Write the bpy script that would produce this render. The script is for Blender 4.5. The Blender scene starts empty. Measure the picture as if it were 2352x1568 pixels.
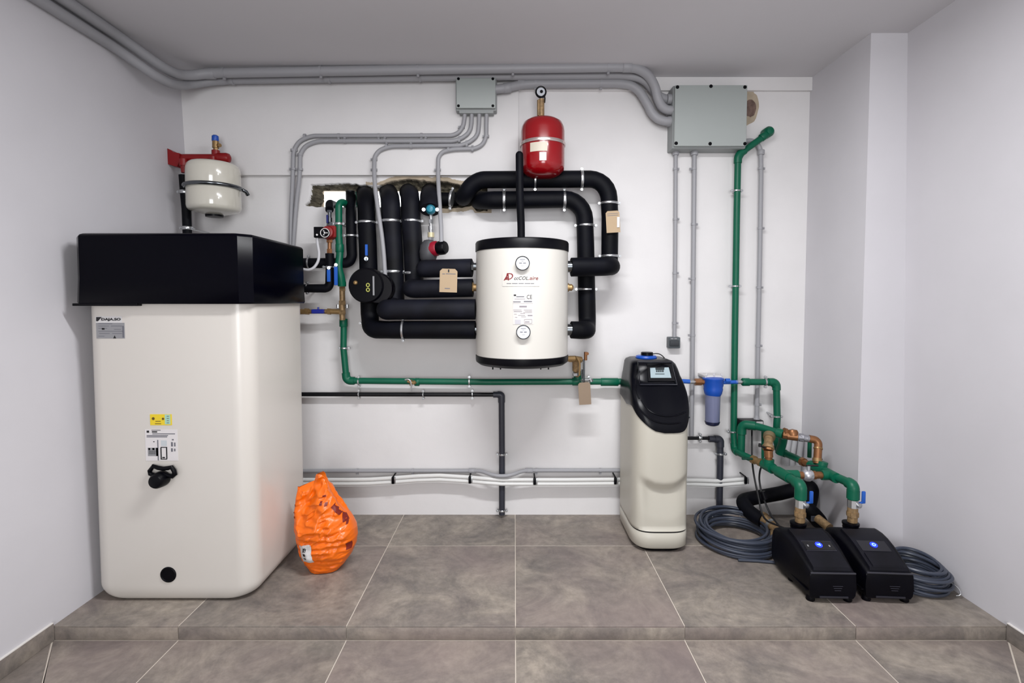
import bpy, math, random
from mathutils import Vector, Matrix, noise
random.seed(7)
SC = bpy.context.scene
COL = SC.collection

# ------------------------------------------------------------------ camera, world, lights, exposure
FPX, CX, CY, PITCH, CAMZ = 1184.0, 1182.0, 742.0, math.radians(2.51), 1.40
cam_d = bpy.data.cameras.new('camera'); cam = bpy.data.objects.new('camera', cam_d); COL.objects.link(cam)
cam.location = (0, 0, CAMZ); cam.rotation_euler = (math.pi/2 - PITCH, 0, 0)
cam_d.sensor_fit = 'HORIZONTAL'; cam_d.sensor_width = 36; cam_d.lens = FPX*36/2352
cam_d.shift_x = -(CX-1176)/2352; cam_d.shift_y = (CY-784)/2352
cam_d.clip_start = 0.02
SC.camera = cam
SC.view_settings.view_transform = 'Standard'; SC.view_settings.look = 'None'
SC.view_settings.exposure = 0.19; SC.view_settings.gamma = 1.0; SC.view_settings.use_curve_mapping = False
W_ = bpy.data.worlds.new('world'); SC.world = W_; W_.use_nodes = True
W_.node_tree.nodes['Background'].inputs[0].default_value = (0.93, 0.96, 1, 1)
W_.node_tree.nodes['Background'].inputs[1].default_value = 3.0

def lamp(name, loc, size, power, color=(1, 0.985, 0.965), shape='DISK', rot=(0, 0, 0), size_y=None):
    l = bpy.data.lights.new(name, 'AREA'); l.shape = shape; l.size = size
    if size_y: l.size_y = size_y
    l.energy = power; l.color = color
    o = bpy.data.objects.new(name, l); COL.objects.link(o); o.location = loc; o.rotation_euler = rot
    return o
lamp('ceiling_batten_light', (0.25, 1.55, 2.72), 1.2, 60, (0.98, 0.985, 1), shape='RECTANGLE', size_y=0.14)
lamp('doorway_light', (0.15, -2.45, 1.45), 1.5, 92, (0.97, 0.985, 1), shape='RECTANGLE', size_y=1.9, rot=(math.pi/2, 0, 0))
pl_ = bpy.data.lights.new('batten_side_fill', 'POINT'); pl_.energy = 7; pl_.shadow_soft_size = 0.12; pl_.color = (0.98, 0.985, 1)  # added point fill for the batten's sideways spill, no globe lamp hangs here
plo = bpy.data.objects.new('batten_side_fill', pl_); COL.objects.link(plo); plo.location = (0.25, 1.3, 2.45)

# ------------------------------------------------------------------ pixel -> world helper (places things at their real depth)
sp, cp = math.sin(PITCH), math.cos(PITCH)
def ray(u, v):
    a = (u-CX)/FPX; b = (CY-v)/FPX
    return a, cp + b*sp, b*cp - sp
def at(u, v, Y):
    x, y, z = ray(u, v); return Vector((x/y*Y, Y, CAMZ + z/y*Y))
def flo(u, v, z=0.0):
    x, y, zz = ray(u, v); t = (z-CAMZ)/zz; return Vector((x*t, y*t, z))
def pr(px, Y=3.2): return px/FPX*Y

WALL = 3.321; CEIL = 2.80; LOW = -0.061; FRONT = 2.159

# ------------------------------------------------------------------ materials
def lin(c):
    c = c/255
    return c/12.92 if c <= 0.04045 else ((c+0.055)/1.055)**2.4
def rgb(r, g, b): return (lin(r), lin(g), lin(b), 1)
MATS = {}
def mat(name, col, rough=0.5, metal=0.0, var=0.0, vscale=6.0, bump=0.0, bscale=60.0, spec=0.5, coat=0.0, emit=None, estr=0, trans=0, alpha=1):
    if name in MATS: return MATS[name]
    m = bpy.data.materials.new(name); m.use_nodes = True; nt = m.node_tree; N = nt.nodes; L = nt.links
    b = N['Principled BSDF']
    b.inputs['Base Color'].default_value = rgb(*col)
    b.inputs['Roughness'].default_value = rough; b.inputs['Metallic'].default_value = metal
    b.inputs['Specular IOR Level'].default_value = spec
    b.inputs['Coat Weight'].default_value = coat
    b.inputs['Transmission Weight'].default_value = trans
    b.inputs['Alpha'].default_value = alpha
    if emit: b.inputs['Emission Color'].default_value = rgb(*emit); b.inputs['Emission Strength'].default_value = estr
    tc = N.new('ShaderNodeTexCoord')
    if var > 0:
        n = N.new('ShaderNodeTexNoise'); n.inputs['Scale'].default_value = vscale; n.inputs['Detail'].default_value = 6
        L.new(tc.outputs['Object'], n.inputs['Vector'])
        mr = N.new('ShaderNodeMapRange'); mr.inputs['From Min'].default_value = .25; mr.inputs['From Max'].default_value = .75
        mr.inputs['To Min'].default_value = 1-var; mr.inputs['To Max'].default_value = 1+var
        L.new(n.outputs['Fac'], mr.inputs['Value'])
        mx = N.new('ShaderNodeVectorMath'); mx.operation = 'SCALE'; mx.inputs[0].default_value = rgb(*col)[:3]
        L.new(mr.outputs['Result'], mx.inputs['Scale']); L.new(mx.outputs['Vector'], b.inputs['Base Color'])
    if bump > 0:
        n2 = N.new('ShaderNodeTexNoise'); n2.inputs['Scale'].default_value = bscale; n2.inputs['Detail'].default_value = 5
        L.new(tc.outputs['Object'], n2.inputs['Vector'])
        bp = N.new('ShaderNodeBump'); bp.inputs['Strength'].default_value = bump; bp.inputs['Distance'].default_value = 0.004
        L.new(n2.outputs['Fac'], bp.inputs['Height']); L.new(bp.outputs['Normal'], b.inputs['Normal'])
    MATS[name] = m; return m

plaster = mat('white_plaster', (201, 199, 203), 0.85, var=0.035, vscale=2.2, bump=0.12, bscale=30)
plaster_b = mat('lightened_whitewash', (220, 218, 218), 0.85, var=0.04, vscale=3.0, bump=0.3, bscale=18)  # rougher whitewash, colour lightened in place of more light on the back wall
ceil_m = mat('ceiling_paint', (200, 198, 201), 0.9, var=0.02, vscale=1.5)
grout = mat('grout', (198, 188, 176), 0.9)
tankw = mat('tank_white', (208, 203, 196), 0.34, coat=0.15)
bufw = mat('buffer_white', (205, 202, 195), 0.4)
vesw = mat('vessel_white', (206, 202, 190), 0.16, coat=0.6)
gloss_blk = mat('gloss_black', (1, 1, 8), 0.26, spec=0.09)
blk = mat('black_plastic', (2, 2, 7), 0.38, spec=0.16)
foam = mat('insulation_foam', (3, 4, 11), 0.6, var=0.6, vscale=9, bump=0.25, bscale=25, spec=0.14)
foam2 = mat('insulation_foam_dusty', (12, 13, 21), 0.6, var=1.0, vscale=6, bump=0.3, bscale=18, spec=0.18)
dpipe = mat('grey_drain_pipe', (44, 46, 56), 0.45)
bpipe = mat('black_pipe', (8, 8, 13), 0.4, spec=.3)
green = mat('green_pipe', (0, 88, 64), 0.42, spec=0.35, var=0.08, vscale=8)
steel = mat('zinc_steel', (196, 198, 200), 0.3, metal=0.9)
chrome = mat('dark_chrome', (110, 114, 118), 0.22, metal=1.0)
brass = mat('brass', (150, 122, 82), 0.38, metal=0.6, var=0.15, vscale=40)
copper = mat('copper', (140, 96, 62), 0.4, metal=0.6, var=0.2, vscale=30)
condm = mat('grey_conduit', (150, 150, 154), 0.5)
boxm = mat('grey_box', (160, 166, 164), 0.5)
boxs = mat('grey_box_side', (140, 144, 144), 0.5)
redp = mat('red_paint', (132, 3, 12), 0.22, coat=0.4)
redm = mat('red_manifold', (128, 5, 10), 0.4)
bluep = mat('blue_plastic', (14, 74, 170), 0.38)
blueh = mat('blue_handle', (30, 88, 180), 0.4)
teal = mat('teal_plastic', (20, 118, 140), 0.4)
beige = mat('softener_beige', (188, 184, 172), 0.42)
softb = mat('softener_black', (2, 3, 10), 0.3, spec=0.2)
orange = mat('orange_sack', (238, 108, 0), 0.36, bump=0.25, bscale=22, coat=0.08)
orprint = mat('sack_print', (120, 28, 12), 0.5)
wlabel = mat('paper_white', (206, 204, 204), 0.55)
glabel = mat('label_grey', (140, 140, 143), 0.5)
ink = mat('black_ink', (18, 18, 22), 0.5)
inkg = mat('grey_ink', (104, 104, 112), 0.6)
darkred = mat('dark_red_ink', (120, 30, 34), 0.5)
yellow = mat('yellow_sticker', (228, 200, 40), 0.5)
mint = mat('mint_sticker', (160, 205, 185), 0.5)
card = mat('cardboard', (172, 150, 122), 0.8, var=0.06)
cardd = mat('cardboard_back', (140, 122, 104), 0.85, var=0.06)
whitep = mat('white_pipe', (214, 214, 212), 0.4)
cable = mat('cable_grey', (56, 62, 76), 0.38)
cableb = mat('cable_black', (14, 14, 17), 0.4)
glassm = mat('dial_glass', (186, 190, 196), 0.15)
lcd = mat('display_grey', (150, 166, 172), 0.25, emit=(150, 166, 172), estr=0.15)
pumpb = mat('pump_black', (3, 3, 10), 0.45, spec=0.14, var=0.6, vscale=7, bump=0.1, bscale=80)
pumpc = mat('pump_cover', (16, 16, 24), 0.5, spec=0.2, var=0.6, vscale=9)
ledb = mat('blue_led', (20, 30, 200), 0.3, emit=(28, 50, 255), estr=2.2)
ledw = mat('blue_led_bright', (120, 160, 255), 0.3, emit=(120, 170, 255), estr=3)
clear = mat('clear_blue_bowl', (150, 156, 190), 0.12, trans=0.55)
corr = mat('corrugated_foil', (150, 150, 156), 0.4, metal=0.6, bump=0.8, bscale=90)
ptape = mat('hemp_brass', (146, 120, 86), 0.5, metal=0.4, var=0.45, vscale=60)
masonry = mat('broken_masonry', (88, 82, 68), 0.95, var=0.7, vscale=16, bump=1.0, bscale=40)
mortar = mat('rough_mortar', (176, 162, 142), 0.95, var=0.18, vscale=14, bump=0.7, bscale=40)

def tile_material():
    m = bpy.data.materials.new('stone_tile'); m.use_nodes = True; nt = m.node_tree; N = nt.nodes; L = nt.links
    b = N['Principled BSDF']; b.inputs['Roughness'].default_value = 0.5; b.inputs['Specular IOR Level'].default_value = 0.4
    tc = N.new('ShaderNodeTexCoord'); oi = N.new('ShaderNodeObjectInfo')
    off = N.new('ShaderNodeVectorMath'); off.operation = 'SCALE'; off.inputs[0].default_value = (37, 23, 11)
    L.new(oi.outputs['Random'], off.inputs['Scale'])
    ad = N.new('ShaderNodeVectorMath'); ad.operation = 'ADD'
    L.new(tc.outputs['Object'], ad.inputs[0]); L.new(off.outputs['Vector'], ad.inputs[1])
    n1 = N.new('ShaderNodeTexNoise'); n1.inputs['Scale'].default_value = 3.6; n1.inputs['Detail'].default_value = 12; n1.inputs['Roughness'].default_value = 0.72
    n1.inputs['Distortion'].default_value = 0.9
    n2 = N.new('ShaderNodeTexNoise'); n2.inputs['Scale'].default_value = 22; n2.inputs['Detail'].default_value = 10; n2.inputs['Roughness'].default_value = 0.7
    n3 = N.new('ShaderNodeTexNoise'); n3.inputs['Scale'].default_value = 1.3; n3.inputs['Detail'].default_value = 3
    for n in (n1, n2, n3): L.new(ad.outputs['Vector'], n.inputs['Vector'])
    cr = N.new('ShaderNodeValToRGB'); e = cr.color_ramp.elements
    e[0].position = 0.34; e[0].color = rgb(106, 100, 96); e[1].position = 0.68; e[1].color = rgb(158, 148, 136)
    k = e.new(0.5); k.color = rgb(131, 123, 115)
    L.new(n1.outputs['Fac'], cr.inputs['Fac'])
    mx = N.new('ShaderNodeMix'); mx.data_type = 'RGBA'; mx.blend_type = 'OVERLAY'; mx.inputs['Factor'].default_value = 0.6
    L.new(cr.outputs['Color'], mx.inputs['A']); L.new(n2.outputs['Fac'], mx.inputs['B'])
    mx2 = N.new('ShaderNodeMix'); mx2.data_type = 'RGBA'; mx2.blend_type = 'MIX'; mx2.inputs['B'].default_value = rgb(134, 118, 116)
    mr = N.new('ShaderNodeMapRange'); mr.inputs['From Min'].default_value = .45; mr.inputs['From Max'].default_value = .75; mr.inputs['To Max'].default_value = 0.6
    L.new(n3.outputs['Fac'], mr.inputs['Value']); L.new(mr.outputs['Result'], mx2.inputs['Factor']); L.new(mx.outputs['Result'], mx2.inputs['A'])
    L.new(mx2.outputs['Result'], b.inputs['Base Color'])
    bp = N.new('ShaderNodeBump'); bp.inputs['Strength'].default_value = 0.12; bp.inputs['Distance'].default_value = 0.003
    L.new(n2.outputs['Fac'], bp.inputs['Height']); L.new(bp.outputs['Normal'], b.inputs['Normal'])
    return m
tile_m = tile_material()

# ------------------------------------------------------------------ mesh building
ORG = {}
class MB:
    def __init__(s): s.v = []; s.f = []; s.mi = []; s.cur = 0
    def add(s, vs, fs):
        o = len(s.v); s.v += [Vector(p) for p in vs]; s.f += [[i+o for i in f] for f in fs]; s.mi += [s.cur]*len(fs); return s
    def box(s, lo, hi, bev=0.0, M=None):
        x0, y0, z0 = lo; x1, y1, z1 = hi
        if bev <= 0:
            vs = [(x, y, z) for z in (z0, z1) for y in (y0, y1) for x in (x0, x1)]
            fs = [(0, 2, 3, 1), (4, 5, 7, 6), (0, 1, 5, 4), (2, 6, 7, 3), (0, 4, 6, 2), (1, 3, 7, 5)]
        else:
            b = min(bev, (x1-x0)/2.01, (y1-y0)/2.01, (z1-z0)/2.01)
            vs = []; fs = []
            ring = lambda i, z: [(x0+i, y0+b, z), (x0+b, y0+i, z), (x1-b, y0+i, z), (x1-i, y0+b, z), (x1-i, y1-b, z), (x1-b, y1-i, z), (x0+b, y1-i, z), (x0+i, y1-b, z)]
            r = [[(x0+b, y0+b, z0)]*0]
            def ring2(i, z):
                c = b*0.6
                return [(x0+i, y0+max(i, c), z), (x0+max(i, c), y0+i, z), (x1-max(i, c), y0+i, z), (x1-i, y0+max(i, c), z),
                        (x1-i, y1-max(i, c), z), (x1-max(i, c), y1-i, z), (x0+max(i, c), y1-i, z), (x0+i, y1-max(i, c), z)]
            rs = [ring2(b, z0), ring2(b*0.3, z0+b*0.3), ring2(0, z0+b), ring2(0, z1-b), ring2(b*0.3, z1-b*0.3), ring2(b, z1)]
            for R in rs: vs += R
            n = 8
            for k in range(len(rs)-1):
                for i in range(n):
                    j = (i+1) % n; fs.append((k*n+i, k*n+j, (k+1)*n+j, (k+1)*n+i))
            fs.append(tuple(reversed(range(n)))); fs.append(tuple(range((len(rs)-1)*n, len(rs)*n)))
        if M is not None: vs = [M @ Vector(p) for p in vs]
        return s.add(vs, fs)
    def loft(s, rings, closed=True, caps=(True, True)):
        n = len(rings[0]); vs = [p for R in rings for p in R]; fs = []
        for k in range(len(rings)-1):
            for i in range(n if closed else n-1):
                j = (i+1) % n; fs.append((k*n+i, k*n+j, (k+1)*n+j, (k+1)*n+i))
        if caps[0]: fs.append(tuple(reversed(range(n))))
        if caps[1]: fs.append(tuple(range((len(rings)-1)*n, len(rings)*n)))
        return s.add(vs, fs)
    def tube(s, path, r, seg=14, fillet=0.0, closed=False, caps=(True, True), wob=0.0, round_ends=(False, False)):
        pts = [Vector(p) for p in path]
        rr = list(r) if isinstance(r, (list, tuple)) else [r]*len(pts)
        if fillet > 0 and not closed:
            P = [pts[0]]; R = [rr[0]]
            for i in range(1, len(pts)-1):
                a, b, c = pts[i-1], pts[i], pts[i+1]
                la, lc = (a-b).length, (c-b).length
                if (b-a).angle(c-b, 0) < 0.12: P.append(b); R.append(rr[i]); continue
                d = min(fillet, la*0.49, lc*0.49)
                p0 = b+(a-b).normalized()*d; p2 = b+(c-b).normalized()*d
                for k in range(7):
                    t = k/6; w = 0.92
                    den = (1-t)**2+2*w*.72*t*(1-t)+t*t
                    P.append((p0*(1-t)**2+b*(2*w*.72*t*(1-t))+p2*t*t)/den); R.append(rr[i])
            P.append(pts[-1]); R.append(rr[-1]); pts, rr = P, R
        n = len(pts)
        tans = []
        for i in range(n):
            if closed: t = pts[(i+1) % n]-pts[i-1]
            elif i == 0: t = pts[1]-pts[0]
            elif i == n-1: t = pts[-1]-pts[-2]
            else: t = (pts[i+1]-pts[i]).normalized()+(pts[i]-pts[i-1]).normalized()
            tans.append(t.normalized() if t.length > 1e-9 else Vector((0, 0, 1)))
        t0 = tans[0]; u = t0.orthogonal().normalized(); rings = []
        ends = []
        for i in range(n):
            t = tans[i]; u = (u - t*u.dot(t)).normalized(); w = t.cross(u)
            ex = [(0, 1)]
            if i == 0 and round_ends[0]: ex = [(-math.cos(a)*rr[i], math.sin(a)) for a in (0.12, .45, .8, 1.2)] + [(0, 1)]
            if i == n-1 and round_ends[1]: ex = [(0, 1)] + [(math.cos(a)*rr[i], math.sin(a)) for a in (1.2, .8, .45, .12)]
            for off, k in ex:
                c = pts[i]+t*off; ring = []
                for j in range(seg):
                    a = 2*math.pi*j/seg; R = rr[i]*k
                    if wob: R *= 1+wob*noise.noise(Vector((c.x*9+math.cos(a)*.7, c.y*9+math.sin(a)*.7, c.z*9)))
                    ring.append(c+(u*math.cos(a)+w*math.sin(a))*R)
                rings.append(ring)
        if closed:
            rings.append(rings[0]); return s.loft(rings, True, (False, False))
        return s.loft(rings, True, caps)
    def cyl(s, a, b, r, seg=20, r2=None, bev=0.0):
        a, b = Vector(a), Vector(b); r2 = r if r2 is None else r2
        if bev:
            d = (b-a).normalized()*bev
            return s.tube([a, a+d*.3, a+d, b-d, b-d*.3, b], [r-bev, r-bev*.3, r, r2, r2-bev*.3, r2-bev], seg)
        return s.tube([a, b], [r, r2], seg)
    def lathe(s, c, prof, axis=(0, 0, 1), seg=32):
        c = Vector(c); t = Vector(axis).normalized(); u = t.orthogonal().normalized(); w = t.cross(u)
        rings = [[c+t*h+(u*math.cos(2*math.pi*j/seg)+w*math.sin(2*math.pi*j/seg))*max(r, 1e-4) for j in range(seg)] for r, h in prof]
        return s.loft(rings)
    def prism(s, poly, vec):
        vec = Vector(vec); n = len(poly); vs = [Vector(p) for p in poly]; vs += [p+vec for p in vs]
        fs = [tuple(reversed(range(n))), tuple(range(n, 2*n))]+[(i, (i+1) % n, (i+1) % n+n, i+n) for i in range(n)]
        return s.add(vs, fs)
    def build(s, name, m, parent=None, angle=38, **tags):
        me = bpy.data.meshes.new(name)
        if parent is None:
            lo = Vector((min(p.x for p in s.v), min(p.y for p in s.v), min(p.z for p in s.v)))
            hi = Vector((max(p.x for p in s.v), max(p.y for p in s.v), max(p.z for p in s.v)))
            org = Vector(((lo.x+hi.x)/2, (lo.y+hi.y)/2, lo.z))
        else: org = ORG[parent.name]
        me.from_pydata([tuple(p-org) for p in s.v], [], s.f)
        ms = m if isinstance(m, (list, tuple)) else [m]
        for x in ms: me.materials.append(x)
        me.polygons.foreach_set('material_index', s.mi); me.polygons.foreach_set('use_smooth', [True]*len(s.f))
        me.update(); me.set_sharp_from_angle(angle=math.radians(angle))
        import bmesh
        bm = bmesh.new(); bm.from_mesh(me); bmesh.ops.recalc_face_normals(bm, faces=bm.faces); bm.to_mesh(me); bm.free()
        o = bpy.data.objects.new(name, me); COL.objects.link(o)
        if parent is None: o.location = org
        else: o.parent = parent
        ORG[o.name] = org
        for k, v in tags.items(): o[k] = v
        return o
def thing(name, label, cat, loc, group=None):
    o = bpy.data.objects.new(name, None); COL.objects.link(o); o.location = loc; o.empty_display_size = 0.05
    ORG[o.name] = Vector(loc); o['label'] = label; o['category'] = cat
    if group: o['group'] = group
    return o
def rrect(x0, x1, y0, y1, z, r, n=6):
    r = min(r, (x1-x0)/2-1e-4, (y1-y0)/2-1e-4); out = []
    for cx, cy, a0 in ((x1-r, y0+r, -90), (x1-r, y1-r, 0), (x0+r, y1-r, 90), (x0+r, y0+r, 180)):
        for k in range(n+1):
            a = math.radians(a0+90*k/n); out.append(Vector((cx+r*math.cos(a), cy+r*math.sin(a), z)))
    return out
def lerp_table(t, tab):
    if t <= tab[0][0]: return tab[0][1]
    for (a, b), (c, d) in zip(tab, tab[1:]):
        if t <= c: return b+(d-b)*(t-a)/(c-a)
    return tab[-1][1]
def text_geo(txt, w, h, shear=0.0, bold=0.0):
    cu = bpy.data.curves.new('t', 'FONT'); cu.body = txt; cu.size = 1; cu.shear = shear; cu.offset = bold; cu.resolution_u = 3
    o = bpy.data.objects.new('t', cu); COL.objects.link(o)
    dg = bpy.context.evaluated_depsgraph_get(); dg.update()
    me = o.evaluated_get(dg).to_mesh()
    vs = [v.co.copy() for v in me.vertices]; fs = [tuple(p.vertices) for p in me.polygons]
    o.evaluated_get(dg).to_mesh_clear(); bpy.data.objects.remove(o); bpy.data.curves.remove(cu)
    x0 = min(v.x for v in vs); x1 = max(v.x for v in vs); y0 = min(v.y for v in vs); y1 = max(v.y for v in vs)
    return [((v.x-x0)/(x1-x0)*w-w/2, (v.y-y0)/(y1-y0)*h-h/2) for v in vs], fs

# clamps, clips and fittings ------------------------------------------------------
def clamp_mb(p, d, r, wall=True, ears=True, band=0.010, side=None):
    """pipe clamp: band round the pipe, two screw ears, rod to the wall"""
    p = Vector(p); d = Vector(d).normalized(); m = MB()
    side = (d.cross(Vector((0, 1, 0)))).normalized() if side is None else Vector(side).normalized()
    m.tube([p-d*band, p-d*band*.6, p+d*band*.6, p+d*band], [r+.001, r+.003, r+.003, r+.001], 20)
    if ears:
        for sgn in (-1, 1):
            c = p+side*sgn*(r+.010)
            fwd = side.cross(d).normalized()
            m.cyl(c-fwd*.009, c+fwd*.009, .0085, 8)
            m.cyl(c-fwd*.014, c+fwd*.014, .004, 6)
    if wall and p.y < WALL-.01 and abs(d.y) < .7: m.cyl((p.x, p.y+r*.8, p.z), (p.x, WALL-.002, p.z), .005, 8)
    return m
def clip_mb(p, d, r, side=1):
    p = Vector(p); d = Vector(d).normalized(); m = MB()
    s_ = (d.cross(Vector((0, 1, 0)))).normalized()*side
    m.tube([p-d*.007, p+d*.007], r+.0022, 12)
    c = p+s_*(r+.006)
    m.box((-.007, -.004, -.007), (.007, .006, .007), M=Matrix.Translation(c))
    m.cyl(c-Vector((0, .009, 0)), c, .0035, 6)
    return m
def hexnut(m, a, b, r, seg=6): m.cyl(a, b, r, seg); return m
def coupler(p, d, r, l, k=1.28):
    p = Vector(p); d = Vector(d).normalized(); m = MB()
    m.tube([p-d*l/2, p-d*l/2+d*.003, p+d*l/2-d*.003, p+d*l/2], [r*k-.002, r*k, r*k, r*k-.002], 20)
    return m
def pipe_run(name, label, cat, path, r, m, group=None, fillet=0.05, clamps=(), clips=(), couplers=(), pname='pipe', elbows=(), seg=18, wob=0, cm=None, re=(False, False), ck=1.28):
    """a pipe as a thing: pipe + clamps / clips / couplers as parts. path points are (u, v, Y)"""
    P = [at(*q) if not isinstance(q, Vector) else q for q in path]
    lo = min(P, key=lambda q: q.z)
    t = thing(name, label, cat, (lo.x, lo.y, lo.z), group)
    b = MB(); b.tube(P, r, seg, fillet, wob=wob, round_ends=re); b.build(pname, m, t)
    for q in clamps:
        p = at(*q[:3]); clamp_mb(p, q[3], q[4] if len(q) > 4 else r, band=q[5] if len(q) > 5 else .010).build('pipe_clamp', steel, t)
    for q in clips: clip_mb(at(*q[:3]), q[3], r, q[4] if len(q) > 4 else 1).build('clip', cm or condm, t)
    for q in couplers: coupler(at(*q[:3]), q[3], r if not isinstance(r, list) else r[-3], q[4], ck).build('coupler', m, t)
    for i in elbows:
        a, bb, c = P[i-1], P[i], P[i+1]; L1 = min(.05, (a-bb).length*.48); L2 = min(.05, (c-bb).length*.48)
        e = MB(); e.tube([bb+(a-bb).normalized()*L1, bb, bb+(c-bb).normalized()*L2], r*ck, seg, fillet*.8); e.build('elbow', m, t)
    return t
UP = Vector((0, 0, 1)); RT = Vector((1, 0, 0)); FW = Vector((0, 1, 0))

# ================================================================== THE ROOM
XL0, XL1, XR0, XR1 = -1.99, -2.09, 2.125, 2.06     # wall x at the platform and at the ceiling (both walls lean a little)
def xl(z): return XL0+(XL1-XL0)*z/CEIL
def xr(z): return XR0+(XR1-XR0)*z/CEIL
YB = -2.6
def wallquad(x0, x1, x0b, x1b, z0, z1, thick, ya, yb):
    """leaning side wall slab"""
    m = MB()
    vs = [(x0, ya, z0), (x0, yb, z0), (x1, yb, z1), (x1, ya, z1)]
    m.prism(vs, (thick, 0, 0)); return m
zb = LOW-.05
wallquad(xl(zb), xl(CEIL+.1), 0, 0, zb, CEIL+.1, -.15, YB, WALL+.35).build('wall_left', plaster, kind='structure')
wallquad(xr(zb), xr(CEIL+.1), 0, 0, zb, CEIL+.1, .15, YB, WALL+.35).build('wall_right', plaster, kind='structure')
MB().box((-2.4, YB-.15, zb), (2.4, YB, CEIL+.1)).build('wall_front', mat('grey_render', (150, 148, 148), .9), kind='structure')
MB().box((-2.4, YB-.15, CEIL), (2.4, WALL+.35, CEIL+.12)).build('ceiling', ceil_m, kind='structure')
# pier on the right
pier = MB(); pier.box((1.868, 2.765, -.02), (2.2, WALL+.05, CEIL+.02), bev=0); pier.build('wall_pier', plaster, kind='structure')
# back wall with the rough opening cut through it
hx0, hx1 = at(690, 440, WALL).x, at(1150, 440, WALL).x
hz0, hz1 = at(900, 489, WALL).z, at(900, 404, WALL).z
bw = MB(); D = .12
for x0, x1, z0, z1 in ((-2.4, 2.2, -.1, hz0), (-2.4, 2.2, hz1, CEIL+.05), (-2.4, hx0, hz0, hz1), (hx1, 2.2, hz0, hz1)):
    bw.box((x0, WALL, z0), (x1, WALL+D, z1))
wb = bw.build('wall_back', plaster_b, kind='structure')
# slab that stands a little proud of the wall above the pipes, and the strip under the ceiling
zs = at(900, 402, 3.285).z; xs1 = at(1191, 300, 3.285).x; zt = at(1500, 207, 3.295).z
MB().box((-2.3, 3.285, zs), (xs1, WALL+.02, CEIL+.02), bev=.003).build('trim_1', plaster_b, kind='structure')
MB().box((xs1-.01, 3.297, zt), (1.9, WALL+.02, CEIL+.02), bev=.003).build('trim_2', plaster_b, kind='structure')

# rough broken masonry lining of the opening (child of the back wall)
ux0, ux1, uz0, uz1 = 690, 1150, 404, 489
topc = [(690, 430), (706, 428), (714, 423), (760, 421), (790, 419), (830, 424), (868, 428), (885, 420), (905, 414), (935, 410), (965, 412), (990, 416), (1010, 414), (1035, 418), (1060, 424), (1100, 424), (1150, 430)]
botc = [(690, 452), (700, 474), (745, 476), (985, 474), (1010, 480), (1060, 476), (1085, 472), (1095, 486), (1120, 484), (1150, 470)]
leftc = [(404, 712), (430, 712), (445, 711), (462, 708), (470, 700), (476, 690), (489, 690)]
NX, NZ = 420, 90
vs = []; fs = []; mi = []; dep = {}
for j in range(NZ+1):
    for i in range(NX+1):
        u = ux0+(ux1-ux0)*i/NX; v = uz0+(uz1-uz0)*j/NZ
        jt = 2.5*noise.noise(Vector((u*.09, v*.09, 3)))
        tp = lerp_table(u, topc)+jt; bt = lerp_table(u, botc)+jt; lf = lerp_table(v, leftc)+jt
        e = min(v-tp, bt-v, u-lf, 1120-u)
        d = 0.0
        if e > 0:
            d = min(1, e/4)*.035+max(0, min(1, (e-4)/22))*.055
            d += (.5+noise.fractal(Vector((u*.07, v*.12, 0)), 1, 2, 5)*.8)*.04*min(1, e/3)
        d = min(d, .098)
        if i in (0, NX) or j in (0, NZ): d = 0
        p = at(u, v, WALL); vs.append(Vector((p.x, WALL+.0005+d, p.z))); dep[(i, j)] = (d, e)
def inhole(u, v): return (732 < u < 990 and 431 < v < 473)
for j in range(NZ):
    for i in range(NX):
        u = ux0+(ux1-ux0)*(i+.5)/NX; v = uz0+(uz1-uz0)*(j+.5)/NZ
        if inhole(u, v): continue
        k = j*(NX+1)+i; fs.append((k, k+1, k+NX+2, k+NX+1)); e = dep[(i, j)][1]
        mi.append(1 if e > 1.0 else (2 if -9 < e and (v < 425 and 840 < u or v > 470 and u > 990) else 0))
mm = MB(); mm.v = vs; mm.f = fs; mm.mi = mi
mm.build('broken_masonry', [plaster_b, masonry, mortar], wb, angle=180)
# straight reveal of the through-hole
a0 = at(745, 440, WALL); a1 = at(990, 473, WALL); a0.z = at(745, 440, WALL+.12).z; a0.x = at(745, 440, WALL+.12).x
rv = MB()
rv.box((a0.x-.05, WALL+.10, a0.z), (a1.x+.05, WALL+.12, a0.z+.03)); rv.box((a0.x-.05, WALL+.08, a1.z-.02), (a1.x+.05, WALL+.12, a1.z))
rv.box((a0.x-.05, WALL+.10, a1.z), (a0.x-.001, WALL+.12, a0.z)); rv.box((a1.x, WALL+.10, a1.z), (a1.x+.05, WALL+.12, a0.z))
rv.build('opening_reveal', mortar, wb)
# chipped plaster patch beside the large box
pc = MB(); c0 = at(1716, 246, WALL); ring = []
R0 = []
for k in range(28):
    a = 2*math.pi*k/28; rr_ = 1+.22*noise.noise(Vector((math.cos(a)*2, math.sin(a)*2, 5)))
    R0.append((math.cos(a)*rr_, math.sin(a)*rr_))
rings = []
for s_, dy in ((1.0, -.0006), (.8, -.002), (.55, -.004), (.35, -.005)):
    rings.append([Vector((c0.x+x*.075*s_, WALL+dy+.0015*noise.noise(Vector((x*9, z*9, s_))), c0.z+z*.115*s_)) for x, z in R0])
pc.loft(rings, True, (False, True)); pc.build('plaster_patch', mortar, wb)
pc = MB(); pc.loft([[Vector((c0.x+.02+x*.035, WALL-.006, c0.z-.01+z*.055)) for x, z in R0], [Vector((c0.x+.02+x*.02, WALL-.0062, c0.z-.01+z*.03)) for x, z in R0]], True, (False, True))
pc.build('dark_chip', mat('dark_chip', (112, 92, 84), .95, var=.4, vscale=40), wb)

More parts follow.
